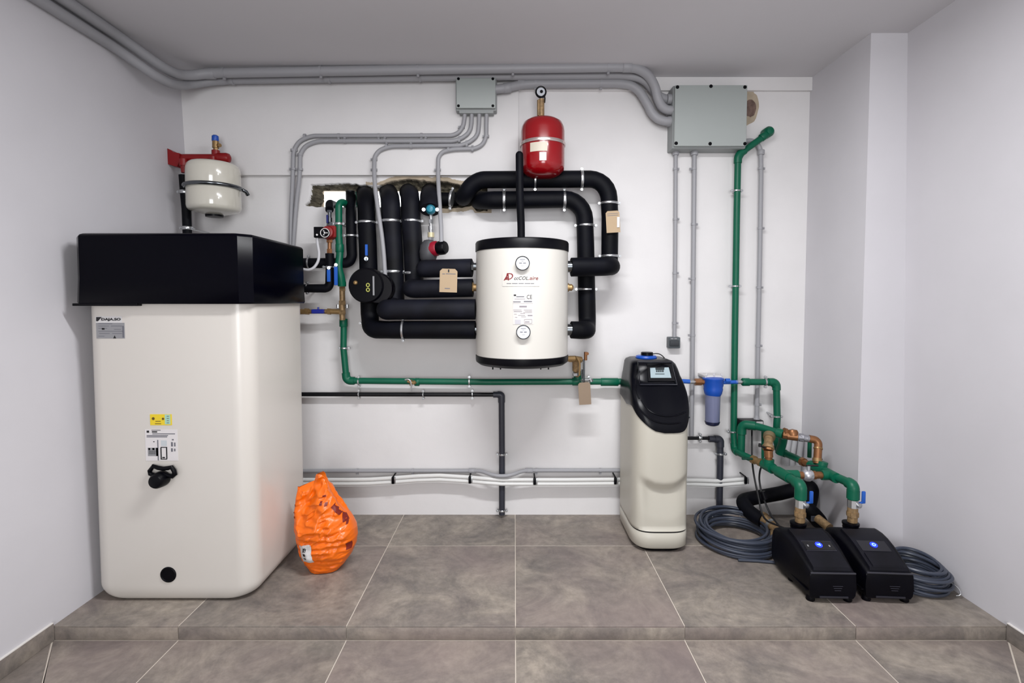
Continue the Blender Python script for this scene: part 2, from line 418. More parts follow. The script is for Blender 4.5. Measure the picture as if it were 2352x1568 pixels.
# floor, platform and tiles ------------------------------------------------------
def inset(poly, d):
    n = len(poly); out = []
    for i in range(n):
        p0, p1, p2 = Vector(poly[i-1]), Vector(poly[i]), Vector(poly[(i+1) % n])
        e1 = (p1-p0).normalized(); e2 = (p2-p1).normalized(); n1 = Vector((-e1.y, e1.x)); n2 = Vector((-e2.y, e2.x))
        k = (n1+n2); k = k/max(.2, (k.dot(n1))); out.append(p1+k*d)
    return out
def tile_poly(poly, z, parent, t=.008, gap=.0021):
    A = inset(poly, gap); B = inset(poly, gap+.0012); m = MB()
    m.loft([[Vector((p.x, p.y, z-t)) for p in A], [Vector((p.x, p.y, z-.0012)) for p in A], [Vector((p.x, p.y, z)) for p in B]])
    m.build('tile', tile_m, parent, angle=20)
fl = MB(); fl.box((-2.4, YB-.1, LOW-.12), (2.4, FRONT+.02, LOW-.0014)); floor = fl.build('floor', grout, kind='structure')
pf = MB(); pf.box((-2.4, FRONT+.006, LOW-.12), (2.4, WALL+.3, -.0014)); plat = pf.build('floor_platform', grout, kind='structure')
XJ = [XL0, -1.449, -.725, .004, .733, 1.470, XR0]
YJ = [FRONT, 2.890, WALL]
for i in range(6):
    for j in range(2):
        x0, x1 = XJ[i]+(-.002 if i == 0 else 0), XJ[i+1]+(.002 if i == 5 else 0)
        tile_poly([(x0, YJ[j]), (x1, YJ[j]), (x1, YJ[j+1]), (x0, YJ[j+1])], 0, plat)
    # riser tiles
    m = MB(); m.box((XJ[i]+.0012, FRONT+.0005, LOW+.0015), (XJ[i+1]-.0012, FRONT+.008, -.0075), bev=.0008); m.build('riser_tile', tile_m, plat)
dl, dr = (-1.805, 1.91), (1.935, 1.91)
def cutx(x, ya, yb, side):  # diagonal joint from the corner inwards towards the camera
    return None
yA, yB_ = FRONT, FRONT-.73
kL = (dl[0]-XL0)/(dl[1]-FRONT); kR = (dr[0]-XR0)/(dr[1]-FRONT)
xLb, xRb = XL0+kL*(-.73), XR0+kR*(-.73)
tile_poly([(xLb, yB_), (XJ[1], yB_), (XJ[1], yA), (XL0, yA)], LOW, floor)
tile_poly([(XL0, yB_), (xLb, yB_), (XL0, yA-.004)], LOW, floor)
tile_poly([(XJ[5], yB_), (xRb, yB_), (XR0, yA), (XJ[5], yA)], LOW, floor)
tile_poly([(xRb, yB_), (XR0, yB_), (XR0, yA-.004)], LOW, floor)
for i in range(1, 5): tile_poly([(XJ[i], yB_), (XJ[i+1], yB_), (XJ[i+1], yA), (XJ[i], yA)], LOW, floor)
for j in range(1, 7):
    for i in range(6):
        y1 = yA-.73*j; y0 = max(y1-.73, YB)
        if y1-y0 > .1: tile_poly([(XJ[i], y0), (XJ[i+1], y0), (XJ[i+1], y1), (XJ[i], y1)], LOW, floor)
# baseboards on the lower floor
tilebb = tile_m
for nm, x0, x1 in (('baseboard_left', XL0-.01, XL0+.010), ('baseboard_right', XR0-.010, XR0+.01)):
    bb = MB(); y1 = FRONT-.002; k = 0
    bb.box((x0, YB, LOW+.001), (x1, y1, LOW+.075), bev=.001); b_ = bb.build(nm, tilebb, kind='structure')
    cp_ = MB(); cp_.box((min(x0, x1), YB, LOW+.075), (max(x0, x1)-(.002 if x0 < 0 else -.0), y1, LOW+.079)); cp_.build('grout_line', mat('white_grout', (226, 222, 218), .8), b_)

# ================================================================== LARGE WATER TANK (left)
TX0, TX1, TY0, TY1, TZ = -1.962, -1.205, 2.335, 2.965, 1.387
tank = thing('hot_water_tank', 'tall white hot water storage tank with black top cover beside the left wall', 'tank', ((TX0+TX1)/2, (TY0+TY1)/2, 0))
b = MB(); rings = []
rb = .075
for k in range(9):
    a = math.pi/2*k/8; ins = rb*(1-math.sin(a)); z = .006+rb*(1-math.cos(a))
    rings.append(rrect(TX0+ins, TX1-ins, TY0+ins*.35, TY1-ins*.35, z, .085))
for z in (.3, .6, .9, 1.2, TZ): rings.append(rrect(TX0, TX1, TY0, TY1, z, .085))
b.loft(rings); b.build('tank_body', tankw, tank, angle=50)
b = MB(); rings = []
LX0, LX1, LY0, LY1 = -1.985, -1.188, 2.305, 2.955
for ins, z in ((.0, 1.385), (-.004, 1.392), (0, 1.50), (.0, 1.685), (.004, 1.695), (.012, 1.700), (.03, 1.703)):
    rings.append(rrect(LX0+ins, LX1-ins, LY0+ins, LY1-ins, z, .045, 1))
b.loft(rings); b.build('top_cover', gloss_blk, tank, angle=40)
b = MB(); b.box((LX0+.01, LY0-.003, 1.376), (at(315, 690, LY0).x, LY0+.03, 1.388), bev=.002); b.build('cover_tab', blk, tank)
def plate(parent, name, u0, v0, u1, v1, Y, m, t=.0012, r=0, **kw):
    p0 = at(u0, v1, Y); p1 = at(u1, v0, Y); q = MB(); q.box((p0.x, Y-t, p0.z), (p1.x, Y+.0005, p1.z)); return q.build(name, m, parent, **kw)
def flat_text(parent, txt, u0, v0, u1, v1, Y, m, shear=0, bold=0, rot=0, name='lettering'):
    p0 = at(u0, v1, Y); p1 = at(u1, v0, Y); w, h = p1.x-p0.x, p1.z-p0.z; cx, cz = (p0.x+p1.x)/2, (p0.z+p1.z)/2
    vs, fs = text_geo(txt, w if not rot else h, h if not rot else w, shear, bold)
    c, s_ = math.cos(rot), math.sin(rot)
    q = MB(); q.add([(cx+x*c-y*s_, Y-.0022, cz+x*s_+y*c) for x, y in vs], fs); return q.build(name, m, parent)
TF = TY0
st = plate(tank, 'rating_plate', 222, 741, 286, 777, TF, glabel)
for i, (u0, u1, v) in enumerate(((226, 258, 742.5), (226, 250, 748), (255, 280, 748), (226, 246, 753), (262, 278, 755.5), (226, 282, 760), (228, 252, 765), (258, 280, 765), (226, 240, 771))):
    plate(st, 'print_line', u0, v, u1, v+1.2, TF-.0012, inkg, .0004)
plate(st, 'print_line', 281.5, 748, 284.5, 775, TF-.0012, inkg, .0004)
plate(st, 'print_line', 234, 753, 240, 757, TF-.0012, ink, .0004)
tr = MB(); tr.prism([at(260, 777, TF-.0012), at(267, 777, TF-.0012), at(263.5, 770, TF-.0012)], (0, -.0006, 0)); tr.build('print_mark', ink, st)
lp = plate(tank, 'logo_sticker', 220, 726, 280, 741, TF, wlabel, .0006)
tr = MB(); tr.prism([at(221, 728, TF-.0014), at(221, 737.5, TF-.0014), at(225, 737.5, TF-.0014), at(229, 733, TF-.0014), at(233.5, 728, TF-.0014)][::-1], (0, -.0006, 0)); tr.build('logo_mark', ink, lp)
flat_text(lp, 'DAJA.SO', 233.5, 730, 278, 737.5, TF, ink, bold=.045)
ys = plate(tank, 'warning_sticker', 345.5, 951, 394.5, 976, TF, yellow)
plate(ys, 'mint_panel', 379, 952, 391, 974, TF-.0012, mint, .0004)
for u, v, du, dv in ((352, 961, 3.4, 3.4), (374.5, 961.5, 2.8, 3.2)):
    q = MB(); c = at(u, v, TF-.0014); q.cyl(c, c-Vector((0, .0006, 0)), pr(du, TF), 12); q.build('print_dot', mat('brown_ink', (90, 70, 20), .6), ys)
plate(ys, 'print_line', 357, 966.5, 369, 968, TF-.0012, MATS['brown_ink'], .0004); plate(ys, 'print_line', 356, 972, 370, 973.5, TF-.0012, MATS['brown_ink'], .0004)
for v in (955, 960, 965, 970): plate(ys, 'print_line', 383, v, 388, v+1.5, TF-.0017, inkg, .0004)
ins = plate(tank, 'instruction_sheet', 335.5, 986, 407.5, 1057.5, TF, mat('sheet', (216, 212, 212), .5))
for u0, v0, u1, v1, mm_ in ((337, 988.5, 342.5, 993.5, ink), (348, 987, 369, 988.2, ink), (349, 990, 361, 993, ink), (350, 995, 402, 997, inkg), (337, 999, 386, 1001, inkg), (337, 1002, 384, 1004, inkg),
                          (352, 1013, 355, 1015, ink), (362.5, 1010, 363.5, 1057, inkg), (340, 1028, 363, 1047, glabel), (341, 1028.5, 345, 1033, ink), (350, 1028.5, 355, 1033, ink), (359, 1028, 362, 1047, inkg),
                          (342, 1035, 358, 1036, inkg), (342, 1038, 358, 1039, inkg), (342, 1041, 358, 1042, inkg), (370, 1011, 383, 1024, mat('pale_print', (190, 196, 200), .5)), (393, 1015, 397, 1025, inkg), (400, 1016, 403, 1025, inkg), (393, 1029, 397, 1037, inkg), (400, 1030, 403, 1036, inkg), (395, 1008, 399, 1011, inkg)):
    plate(ins, 'print_block', u0, v0, u1, v1, TF-.0012, mm_, .0004)
for u0, v0, u1, v1 in ((369, 1026, 384, 1028), (369, 1053, 384, 1055), (369, 1028, 371, 1053), (382, 1028, 384, 1053), (373, 1049, 379, 1052)): plate(ins, 'print_block', u0, v0, u1, v1, TF-.0012, ink, .0004)
# black handle
hd = MB(); hp = [(352, 1070), (363, 1074), (375, 1076), (387, 1074.5), (394, 1072.5), (399.5, 1080), (402, 1089), (396, 1094), (386, 1092), (375, 1087), (366, 1092), (357, 1092.5), (345, 1087.5), (344, 1081)]
hd.tube([at(u, v, TF-.018) for u, v in hp], .0098, 12, closed=True); hnd = hd.build('pull_handle', blk, tank)
kb = MB(); c = at(375, 1097, TF); kb.lathe(c, [(.034, .004), (.036, -.010), (.036, -.02), (.033, -.05), (.028, -.058), (.015, -.062), (.001, -.063)], (0, 1, 0), 28); kb.build('handle_knob', blk, hnd)
for u in (352, 396):
    q = MB(); q.cyl(at(u, 1090, TF), at(u, 1090, TF-.018), .007, 10); q.build('handle_post', blk, hnd)
q = MB(); c = at(387, 1319, TF); q.lathe(c, [(.0365, .002), (.0365, -.003), (.032, -.005), (.029, -.002), (.001, -.002)], (0, 1, 0), 32); q.build('drain_plug', blk, tank)

# ================================================================== ORANGE BAG
bag_top = [(0, 1116), (.08, 1121), (.2, 1126), (.3, 1123), (.4, 1108), (.48, 1088), (.6, 1085), (.66, 1087), (.75, 1104), (.87, 1128), (1, 1150)]
bagc = [(0, 728, 766), (.06, 716, 780), (.15, 704, 794), (.27, 692, 808), (.4, 686, 817), (.52, 681, 820), (.64, 679, 818), (.75, 679, 811), (.85, 681, 800), (.93, 683, 785), (1, 684, 775)]
BY = 2.66
def bag_pt(th, t):
    s_ = (1-math.cos(th))/2
    vt = lerp_table(s_, bag_top)
    l = lerp_table(t, [(a, b_) for a, b_, c_ in bagc]); r_ = lerp_table(t, [(a, c_) for a, b_, c_ in bagc])
    u = l+(r_-l)*s_; v = 1312+t*(vt-1312)
    base = 1312
    dpt = lerp_table(t, [(0, .05), (.08, .085), (.3, .12), (.55, .115), (.75, .07), (.9, .03), (1, .008)])
    p = at(u, v, BY)
    sn = math.sin(th); prof = math.copysign(abs(sn)**.75, sn)
    w = .010*math.sin(v*.42+3*noise.noise(Vector((u*.03, v*.05, 1))))*max(0, 1-abs(t-.38)/.42)*(.4+.6*s_)
    w += .030*noise.noise(Vector((u*.045-v*.02, v*.035+u*.02, 7)))*min(1, t*3)
    rdg = 1-min(1, abs(noise.noise(Vector((u*.05+v*.045, v*.03-u*.02, 11))))*5); w += .014*rdg*min(1, t*2)
    rdg = 1-min(1, abs(noise.noise(Vector((u*.02, v*.11, 4))))*4); w += .008*rdg*(1-t)
    if t > .6: w += .022*math.sin((u*.7+v*.55)*.16)*(t-.6)/.4*(1 if t < .97 else .4)
    y = BY-prof*(dpt+w*.75)*(1 if sn > 0 else .8)
    k = y/BY
    return Vector((p.x, y, max(.002, p.z))), Vector((u, v, 0))
b = MB(); NT, NH = 120, 160; rings = []
for j in range(NT+1): rings.append([bag_pt(2*math.pi*i/NH, j/NT)[0] for i in range(NH)])
b.loft(rings); bag = b.build('salt_bag', orange, angle=180, label='crumpled orange plastic sack of salt leaning against the white tank', category='bag')
def bag_patch(name, u0, v0, u1, v1, m, nu=8, nv=8, rot=0.0, off=.004, poly=None):
    """a patch of print that follows the front of the bag"""
    q = MB(); vs = []; cu, cv = (u0+u1)/2, (v0+v1)/2
    for j in range(nv+1):
        for i in range(nu+1):
            du = (u0-cu)+(u1-u0)*i/nu; dv = (v0-cv)+(v1-v0)*j/nv
            u = cu+du*math.cos(rot)-dv*math.sin(rot); v = cv+du*math.sin(rot)+dv*math.cos(rot)
            best = None
            t = .5
            for _ in range(12):
                l = lerp_table(t, [(a, b_) for a, b_, c_ in bagc]); r_ = lerp_table(t, [(a, c_) for a, b_, c_ in bagc])
                s_ = min(.985, max(.015, (u-l)/(r_-l))); t = min(.985, max(0, (v-1312)/(lerp_table(s_, bag_top)-1312)))
            th = math.acos(1-2*s_)
            p = bag_pt(th, t)[0]; vs.append(Vector((p.x, p.y-off, p.z)))
    fs = [(j*(nu+1)+i, j*(nu+1)+i+1, (j+1)*(nu+1)+i+1, (j+1)*(nu+1)+i) for j in range(nv) for i in range(nu)]
    q.add(vs, fs); return q.build(name, m, bag, angle=180)
bag_patch('bag_label', 708, 1229, 738, 1268, wlabel, rot=-.16)
for a in ((715, 1236, 722, 1243), (716, 1246, 722, 1252), (718, 1255, 726, 1257)): bag_patch('label_print', *a, ink, 3, 3, -.16, .006)
bag_patch('bag_print', 774, 1145, 800, 1164, orprint, 8, 8, .75, .004)
bag_patch('bag_print', 795, 1166, 808, 1186, orprint, 6, 6, -.2, .004)
for a in ((678, 1153, 684, 1158), (677, 1168, 684, 1171), (678, 1178, 686, 1182), (752, 1126, 759, 1130), (748, 1138, 753, 1146), (758, 1141, 764, 1148), (806, 1230, 816, 1246), (803, 1176, 807, 1192)):
    bag_patch('bag_print', *a, orprint, 4, 4, 0, .004)

# ================================================================== WHITE EXPANSION VESSEL (upper left)
VX, VY = at(491, 430, 3.12).x, 3.12
zt_, zb_ = 2.218, 1.935
ves = thing('white_expansion_vessel', 'white enamelled expansion vessel hung above the large tank, black cap underneath', 'vessel', (VX, VY, zb_-.03))
b = MB(); R = .146
b.lathe((VX, VY, 0), [(.002, zb_-.025), (.05, zb_-.022), (.10, zb_-.008), (.132, zb_+.000), (.142, zb_+.010), (R, zb_+.026), (R, 2.07), (R-.002, 2.073), (R, 2.077), (R, zt_-.042), (.140, zt_-.018), (.128, zt_-.006), (.09, zt_-.001), (.04, zt_), (.002, zt_)], seg=48)
b.build('vessel_shell', vesw, ves, angle=60)
b = MB(); b.lathe((VX, VY, 0), [(.004, zb_-.036), (.048, zb_-.034), (.05, zb_-.018), (.03, zb_-.018)], seg=28); b.build('bottom_cap', blk, ves)
b = MB(); pts = []
for k in range(29):
    a = math.radians(-30-210*k/28+0)
    a = math.radians(15-230*k/28); pts.append(Vector((VX+(R+.006)*math.cos(a), VY+(R+.006)*math.sin(a), 2.073)))
pts = [Vector((VX+R+.022, VY+.07, 2.045)), Vector((VX+R+.018, VY+.055, 2.062))]+pts
b.tube(pts, .0115, 12); b.build('strap', chrome, ves)
b = MB(); b.cyl((VX, VY, zt_-.01), (VX, VY, zt_+.04), .018, 12); b.build('inlet_neck', redm, ves)
# red manifold bracket on the left wall
MY = 3.15
mz = at(460, 363, MY).z
xw = xl(mz)
man = thing('red_manifold', 'red cast manifold arm above the white vessel, blue-capped brass valve on top', 'manifold', (xw+.05, MY, mz-.1))
b = MB(); b.cyl((xw, MY, mz), (VX+.05, MY, mz), .024, 18); b.build('arm', redm, man)
b = MB(); b.prism([(xw+.001, MY-.035, mz-.045), (xw+.001, MY-.035, mz+.048), (xw+.025, MY-.035, mz+.036), (xw+.035, MY-.035, mz+.026), (xw+.07, MY-.035, mz+.02), (xw+.07, MY-.035, mz-.03), (xw+.055, MY-.035, mz-.06)][::-1], (0, .07, 0)); b.build('wall_flange', redm, man)
b = MB(); b.lathe((VX+.05, MY, mz), [(.024, -.05), (.030, -.045), (.031, -.01), (.031, .015), (.026, .03), (.012, .038), (.001, .04)], (1, 0, 0), 20); b.cyl((VX, MY, mz-.045), (VX, MY, mz+.045), .023, 16); b.build('end_tee', redm, man)
b = MB(); b.cyl((VX, MY, mz+.04), (VX, MY, mz+.068), .014, 6); b.cyl((VX, MY, mz+.06), (VX+.001, MY, mz+.10), .019, 14); b.cyl((VX+.01, MY, mz+.075), (VX+.035, MY-.015, mz+.072), .011, 10); vv = b.build('safety_valve', brass, man)
b = MB(); b.lathe((VX-.001, MY, mz+.10), [(.018, 0), (.020, .004), (.019, .03), (.012, .036), (.001, .037)], seg=14); b.build('valve_cap', bluep, vv)
px = at(418, 390, 3.10)
b = MB(); b.cyl((px.x+.01, 3.10, mz-.02), (px.x+.01, 3.10, mz-.06), .022, 14); b.cyl((px.x+.01, 3.10, mz-.06), (px.x+.012, 3.10, mz-.10), .016, 12); b.build('valve_body', redm, man)
pipe_run('black_riser_pipe', 'black insulated riser from red manifold down behind the large tank cover', 'pipe',
         [(421, 402, 3.10), (424, 440, 3.10), (428, 480, 3.10), (433, 600, 3.1), (433, 700, 3.1)], pr(9.5, 3.1), foam, fillet=.02,
         clamps=[(424, 441, 3.10, UP), (430, 524, 3.10, UP)])

# ================================================================== BUFFER TANK (white cylinder)
BX, BYc, BR = at(1199, 690, 3.0).x, 3.02, .268
YF = BYc-BR
zA, zB, zC, zD = at(1199, 543, YF).z, at(1199, 568, YF).z, at(1199, 826, YF).z, at(1199, 849, YF).z
buf = thing('buffer_tank', 'white cylindrical buffer tank with black end caps mounted in the middle of the back wall', 'tank', (BX, BYc, zD))
b = MB(); b.lathe((BX, BYc, 0), [(BR-.004, zC-.01), (BR-.004, zC+.002), (BR-.001, zC+.003), (BR-.001, zB-.003), (BR-.004, zB-.002), (BR-.004, zB+.01)], seg=72); b.build('tank_shell', bufw, buf)
b = MB(); b.lathe((BX, BYc, 0), [(BR-.01, zB-.002), (BR+.003, zB), (BR+.003, zA-.012), (BR-.002, zA-.003), (BR-.012, zA), (.01, zA+.004)], seg=72); b.build('top_cap', blk, buf)
b = MB(); b.lathe((BX, BYc, 0), [(.01, zD-.006), (BR-.06, zD-.004), (BR-.02, zD+.003), (BR, zD+.018), (BR+.003, zD+.03), (BR+.003, zC), (BR-.01, zC+.002)], seg=72); b.build('bottom_cap', blk, buf)
for u in (1131, 1149, 1243, 1261):
    p = at(u, 846, 2.85); b = MB(); b.cyl((p.x, 2.9, zD-.018), (p.x, 2.9, zD+.02), .004, 6); b.build('foot_screw', blk, buf)
def wrap(x, z, off=.0008):
    a = x/BR; return Vector((BX+(BR+off)*math.sin(a), BYc-(BR+off)*math.cos(a), z))
def bxz(u, v): p = at(u, v, YF); return p.x-BX, p.z
def wrap_plate(name, u0, v0, u1, v1, m, parent, off=.0006, n=8):
    x0, z1 = bxz(u0, v0); x1, z0 = bxz(u1, v1); q = MB()
    vs = [wrap(x0+(x1-x0)*i/n, z, off) for z in (z0, z1) for i in range(n+1)]
    q.add(vs, [(i, i+1, i+n+2, i+n+1) for i in range(n)]); return q.build(name, m, parent)
def wrap_text(txt, u0, v0, u1, v1, m, parent, shear=0, bold=0, off=.0012):
    x0, z1 = bxz(u0, v0); x1, z0 = bxz(u1, v1); vs, fs = text_geo(txt, x1-x0, z1-z0, shear, bold)
    q = MB(); q.add([wrap((x0+x1)/2+x, (z0+z1)/2+y, off) for x, y in vs], fs); return q.build('lettering', m, parent, angle=180)
# two dial thermometers
for v, lines in ((605, 1), (762, 1)):
    u = 1200 if v == 605 else 1202
    x, z = bxz(u, v); c = Vector((BX+x, YF, z)); rr_ = pr(16.5, YF)
    q = MB(); q.lathe(c, [(rr_*.9, .01), (rr_*.93, -.012), (rr_, -.016), (rr_, -.024), (rr_*.9, -.027), (rr_*.86, -.022)], (0, 1, 0), 36); g = q.build('thermometer', chrome, buf)
    q = MB(); q.cyl(c+Vector((0, -.018, 0)), c+Vector((0, -.0235, 0)), rr_*.89, 32); q.build('dial_face', glassm, g)
    q = MB(); y = -.0242
    for x0, x1, z0, z1 in ((-.018, -.003, -.002, .003), (.003, .018, -.002, .003), (-.014, .014, .018, .021), (-.006, .006, .010, .012), (-.008, .008, -.014, -.0125)):
        q.box((c.x+x0, c.y+y, c.z+z0), (c.x+x1, c.y+y+.0006, c.z+z1))
    q.build('dial_print', inkg, g)
lg = wrap_plate('logo_sticker', 1152, 624, 1240, 657, bufw, buf, .0005, 12)
wrap_text('A', 1155.5, 628, 1169, 643.5, darkred, lg, shear=.35, bold=.03)
wrap_text('D', 1160, 626.8, 1178.5, 642, darkred, lg, shear=.2, bold=.0)
wrap_text('ccCOL', 1181, 634.5, 1213, 642.5, ink, lg, shear=.25, bold=.01)
wrap_text('.aire', 1213.5, 634.5, 1237, 642.5, darkred, lg, shear=.25, bold=.01)
fr = mat('pale_frame', (206, 204, 200), .5)
for a in ((1153, 656.3, 1239, 657), (1153, 649, 1153.8, 657), (1238.3, 646, 1239, 657)): wrap_plate('logo_frame', *a, fr, lg, .0012)
for a in ((1163, 650, 1174, 651.4), (1176, 650, 1189, 651.4), (1191, 650, 1203, 651.4), (1205, 650, 1218, 651.4), (1219, 650, 1227, 651.4)): wrap_plate('print_line', *a, inkg, lg, .0012, 3)
lb = wrap_plate('data_label', 1178, 674, 1225, 745, mat('label_offwhite', (206, 202, 198), .5), buf, .0005, 8)
inkp = mat('faint_ink', (140, 134, 140), .6)
for a in ((1180, 676, 1185.5, 679.5, ink), (1186, 680, 1204, 682, inkg), (1182, 686, 1206, 687, inkp), (1178.5, 692, 1196, 694, inkg), (1203, 691, 1222, 693.5, inkg), (1178, 696.5, 1224, 697, inkp), (1193, 702, 1210, 705.5, inkp),
          (1179, 711, 1198, 712, inkp), (1180, 714.5, 1199, 716, inkp), (1203, 711, 1222, 712, inkp), (1205, 714, 1222, 715, inkp), (1202, 717, 1222, 718, inkp), (1181, 721, 1187, 722, inkp), (1195, 719, 1206, 720, inkp), (1190, 723.5, 1206, 724.5, inkp),
          (1212, 723, 1223, 725.5, inkp), (1197, 727, 1208, 728, inkp), (1183, 728, 1188, 729, inkp), (1183, 734, 1196, 744, mat('pale_block', (186, 184, 190), .6)), (1204, 733, 1222, 734, inkp), (1204, 742, 1222, 743, inkp), (1204, 734, 1204.8, 742, inkp), (1221.3, 734, 1222, 742, inkp), (1206, 738, 1216, 740, inkp)):
    wrap_plate('print_block', *a[:4], a[4], lb, .0012, 4)
wrap_text('CE', 1210, 677, 1222, 686.5, ink, lb)
# side fittings of the tank
fit = [(1304, 660, 1313, 'side_plug')]
p = at(1309, 660, 3.03); b = MB(); b.lathe((BX+BR-.006, 3.03, p.z), [(.026, 0), (.026, .012), (.020, .014), (.020, .03), (.010, .04), (.001, .042)], (1, 0, 0), 16); b.build('brass_plug', brass, buf)
for u, v in ((1090, 612), (1090, 660), (1092, 757)):
    p = at(u, v, 3.03); b = MB(); b.cyl((BX-BR-.05, 3.03, p.z), (BX-BR+.03, 3.03, p.z), .022, 14); b.cyl((BX-BR-.03, 3.03, p.z), (BX-BR-.015, 3.03, p.z), .03, 6); b.build('side_nipple', brass if v == 660 else chrome, buf)
for u, v in ((1306, 612), (1306, 757)):
    p = at(u, v, 3.03); b = MB(); b.cyl((BX+BR-.02, 3.03, p.z), (BX+BR+.03, 3.03, p.z), .034, 16); b.build('side_nipple', chrome, buf)
# insulated stem from the tank top up beside the red vessel
pipe_run('black_vertical_stem', 'slim black insulated pipe rising from the buffer tank past the red vessel', 'pipe',
         [(1193, 356, 2.98), (1194, 450, 2.98), (1197, 520, 3.0), Vector((BX-.005, 3.0, zA))], pr(8.8, 2.98), foam, fillet=.02, re=(True, False), wob=.04)

# ================================================================== RED EXPANSION VESSEL
RX, RYc, RR = at(1247, 330, 3.06).x, 3.08, pr(49.5, 3.06)
z0r, z1r = at(1247, 402, 3.0).z, at(1243, 262, 3.0).z
rv_ = thing('red_expansion_vessel', 'glossy red expansion vessel with steel strap above the buffer tank', 'vessel', (RX, RYc, z0r))
b = MB(); b.lathe((RX, RYc, 0), [(.002, z0r), (.06, z0r+.004), (.095, z0r+.018), (RR-.004, z0r+.045), (RR, z0r+.07), (RR, z1r-.075), (RR-.004, z1r-.05), (RR-.016, z1r-.025), (.085, z1r-.008), (.045, z1r), (.002, z1r+.002)], seg=56); b.build('vessel_shell', redp, rv_, angle=60)
zr = at(1247, 318, RYc-RR).z
b = MB(); b.lathe((RX, RYc, 0), [(RR-.002, zr-.009), (RR+.005, zr-.009), (RR+.007, zr), (RR+.005, zr+.009), (RR-.002, zr+.009)], seg=56)
for sx in (-1, 1): b.box((RX+sx*(RR-.005)-.006, RYc, zr-.009), (RX+sx*(RR-.005)+.006, 3.319, zr+.009))
b.build('strap', mat('satin_steel', (205, 190, 186), .25, metal=.8), rv_)
def cylwrap(name, cx, cy, r, u0, v0, u1, v1, m, parent, off=.001, n=8, sk=0):
    yf = cy-r; a = at(u0, v0, yf); c = at(u1, v1, yf); q = MB(); vs = []
    for z in (c.z, a.z):
        for i in range(n+1):
            x = a.x+(c.x-a.x)*i/n; an = (x-cx)/r; vs.append((cx+(r+off)*math.sin(an), cy-(r+off)*math.cos(an), z))
    q.add(vs, [(i, i+1, i+n+2, i+n+1) for i in range(n)]); return q.build(name, m, parent)
cylwrap('paper_label', RX, RYc, RR, 1216, 325, 1257, 346, mat('aged_label', (196, 188, 172), .5), rv_)
cylwrap('painted_glint', RX, RYc, RR, 1239, 349, 1255, 368, wlabel, rv_)  # pale patch painted on for the bright window-like reflection
b = MB(); zc = z1r
zt2 = at(1242, 228, RYc).z; b.cyl((RX-.008, RYc, zc-.003), (RX-.008, RYc, zc+.018), .022, 6); b.cyl((RX-.008, RYc, zc+.012), (RX-.008, RYc, zt2), .017, 14); b.cyl((RX-.024, RYc, zc+.02), (RX-.024, RYc, zt2-.005), .010, 10); vb = b.build('shutoff_valve', ptape, rv_)
b = MB(); b.cyl((RX-.008, RYc, zt2-.002), (RX-.008, RYc, zt2+.022), .014, 6); b.build('union_nut', steel, vb)
gc = Vector((RX-.012, RYc-.01, at(1242, 213, RYc).z))
b = MB(); b.tube([gc+Vector((.028*math.cos(a), 0, .030*math.sin(a))) for a in [2*math.pi*k/20 for k in range(20)]], .006, 8, closed=True); b.build('gauge_ring', blk, vb)
b = MB(); b.cyl(gc+Vector((0, .008, 0)), gc-Vector((0, .006, 0)), .024, 24); b.build('gauge_face', glassm, vb)
b = MB(); b.cyl(gc-Vector((-.003, .005, 0)), gc-Vector((-.003, .010, 0)), .009, 16); b.build('gauge_hub', blk, vb)
b = MB(); b.tube([gc+Vector((.02, 0, -.02)), (RX+.012, RYc, zt2+.005), (RX+.010, RYc, zt2-.02)], .004, 6); b.build('lever', blk, vb)

# ================================================================== BLACK INSULATED PIPES
def foam_run(label, path, rpx, clamps=(), fillet=.10, m=foam, group=None, re=(False, False), wob=.085, Yr=3.2, elb=()):
    return pipe_run('insulated_pipe', label, 'pipe', path, pr(rpx, Yr), m, group, fillet, clamps, wob=wob, re=re, seg=22, pname='insulation')
YP = 3.18
G = 'black insulated pipes around the buffer tank'
foam_run('black insulated pipe, outer loop from wall opening over and down far right of buffer tank',
         [(1066, 456, WALL+.10), (1064, 453, 3.19), (1090, 413, 3.16), (1240, 412, 3.16), (1398, 411, 3.16), (1401, 500, 3.16), (1400, 600, 3.16)], 19,
         [(1037, 456, 3.235, (1, -.1, -.15), pr(19), .007), (1336, 412, 3.16, RT, pr(19), .008), (1229, 412, 3.16, RT, pr(19), .006), (1399, 467, 3.16, UP, pr(19), .007), (1400, 588, 3.16, UP, pr(19), .007)], .12, group=G)
foam_run('black insulated pipe, inner loop down right side of buffer tank to its lower port',
         [(1100, 460, WALL+.08), (1099, 460, 3.2), (1200, 459, 3.20), (1342, 458, 3.20), (1345, 560, 3.20), (1349, 757, 3.20), (1346, 758, 3.04), (1312, 757, 3.03)], 19.5,
         [(1158, 459, 3.20, RT, pr(19.5), .009), (1296, 459, 3.20, RT, pr(19.5), .009), (1345, 518, 3.20, UP, pr(19.5), .007), (1346, 664, 3.20, UP, pr(19), .006)], .12, group=G)
foam_run('short horizontal black insulated pipe at upper right port of buffer tank',
         [(1312, 613, 3.03), (1402, 612, 3.05), (1402, 611, 3.17)], 20.5, [], .05, foam, G)
foam_run('black insulated pipe lying inside the broken recess left of the big bends', [(985, 457, 3.35), (1052, 457, 3.35)], 16, [], .02, foam, G)
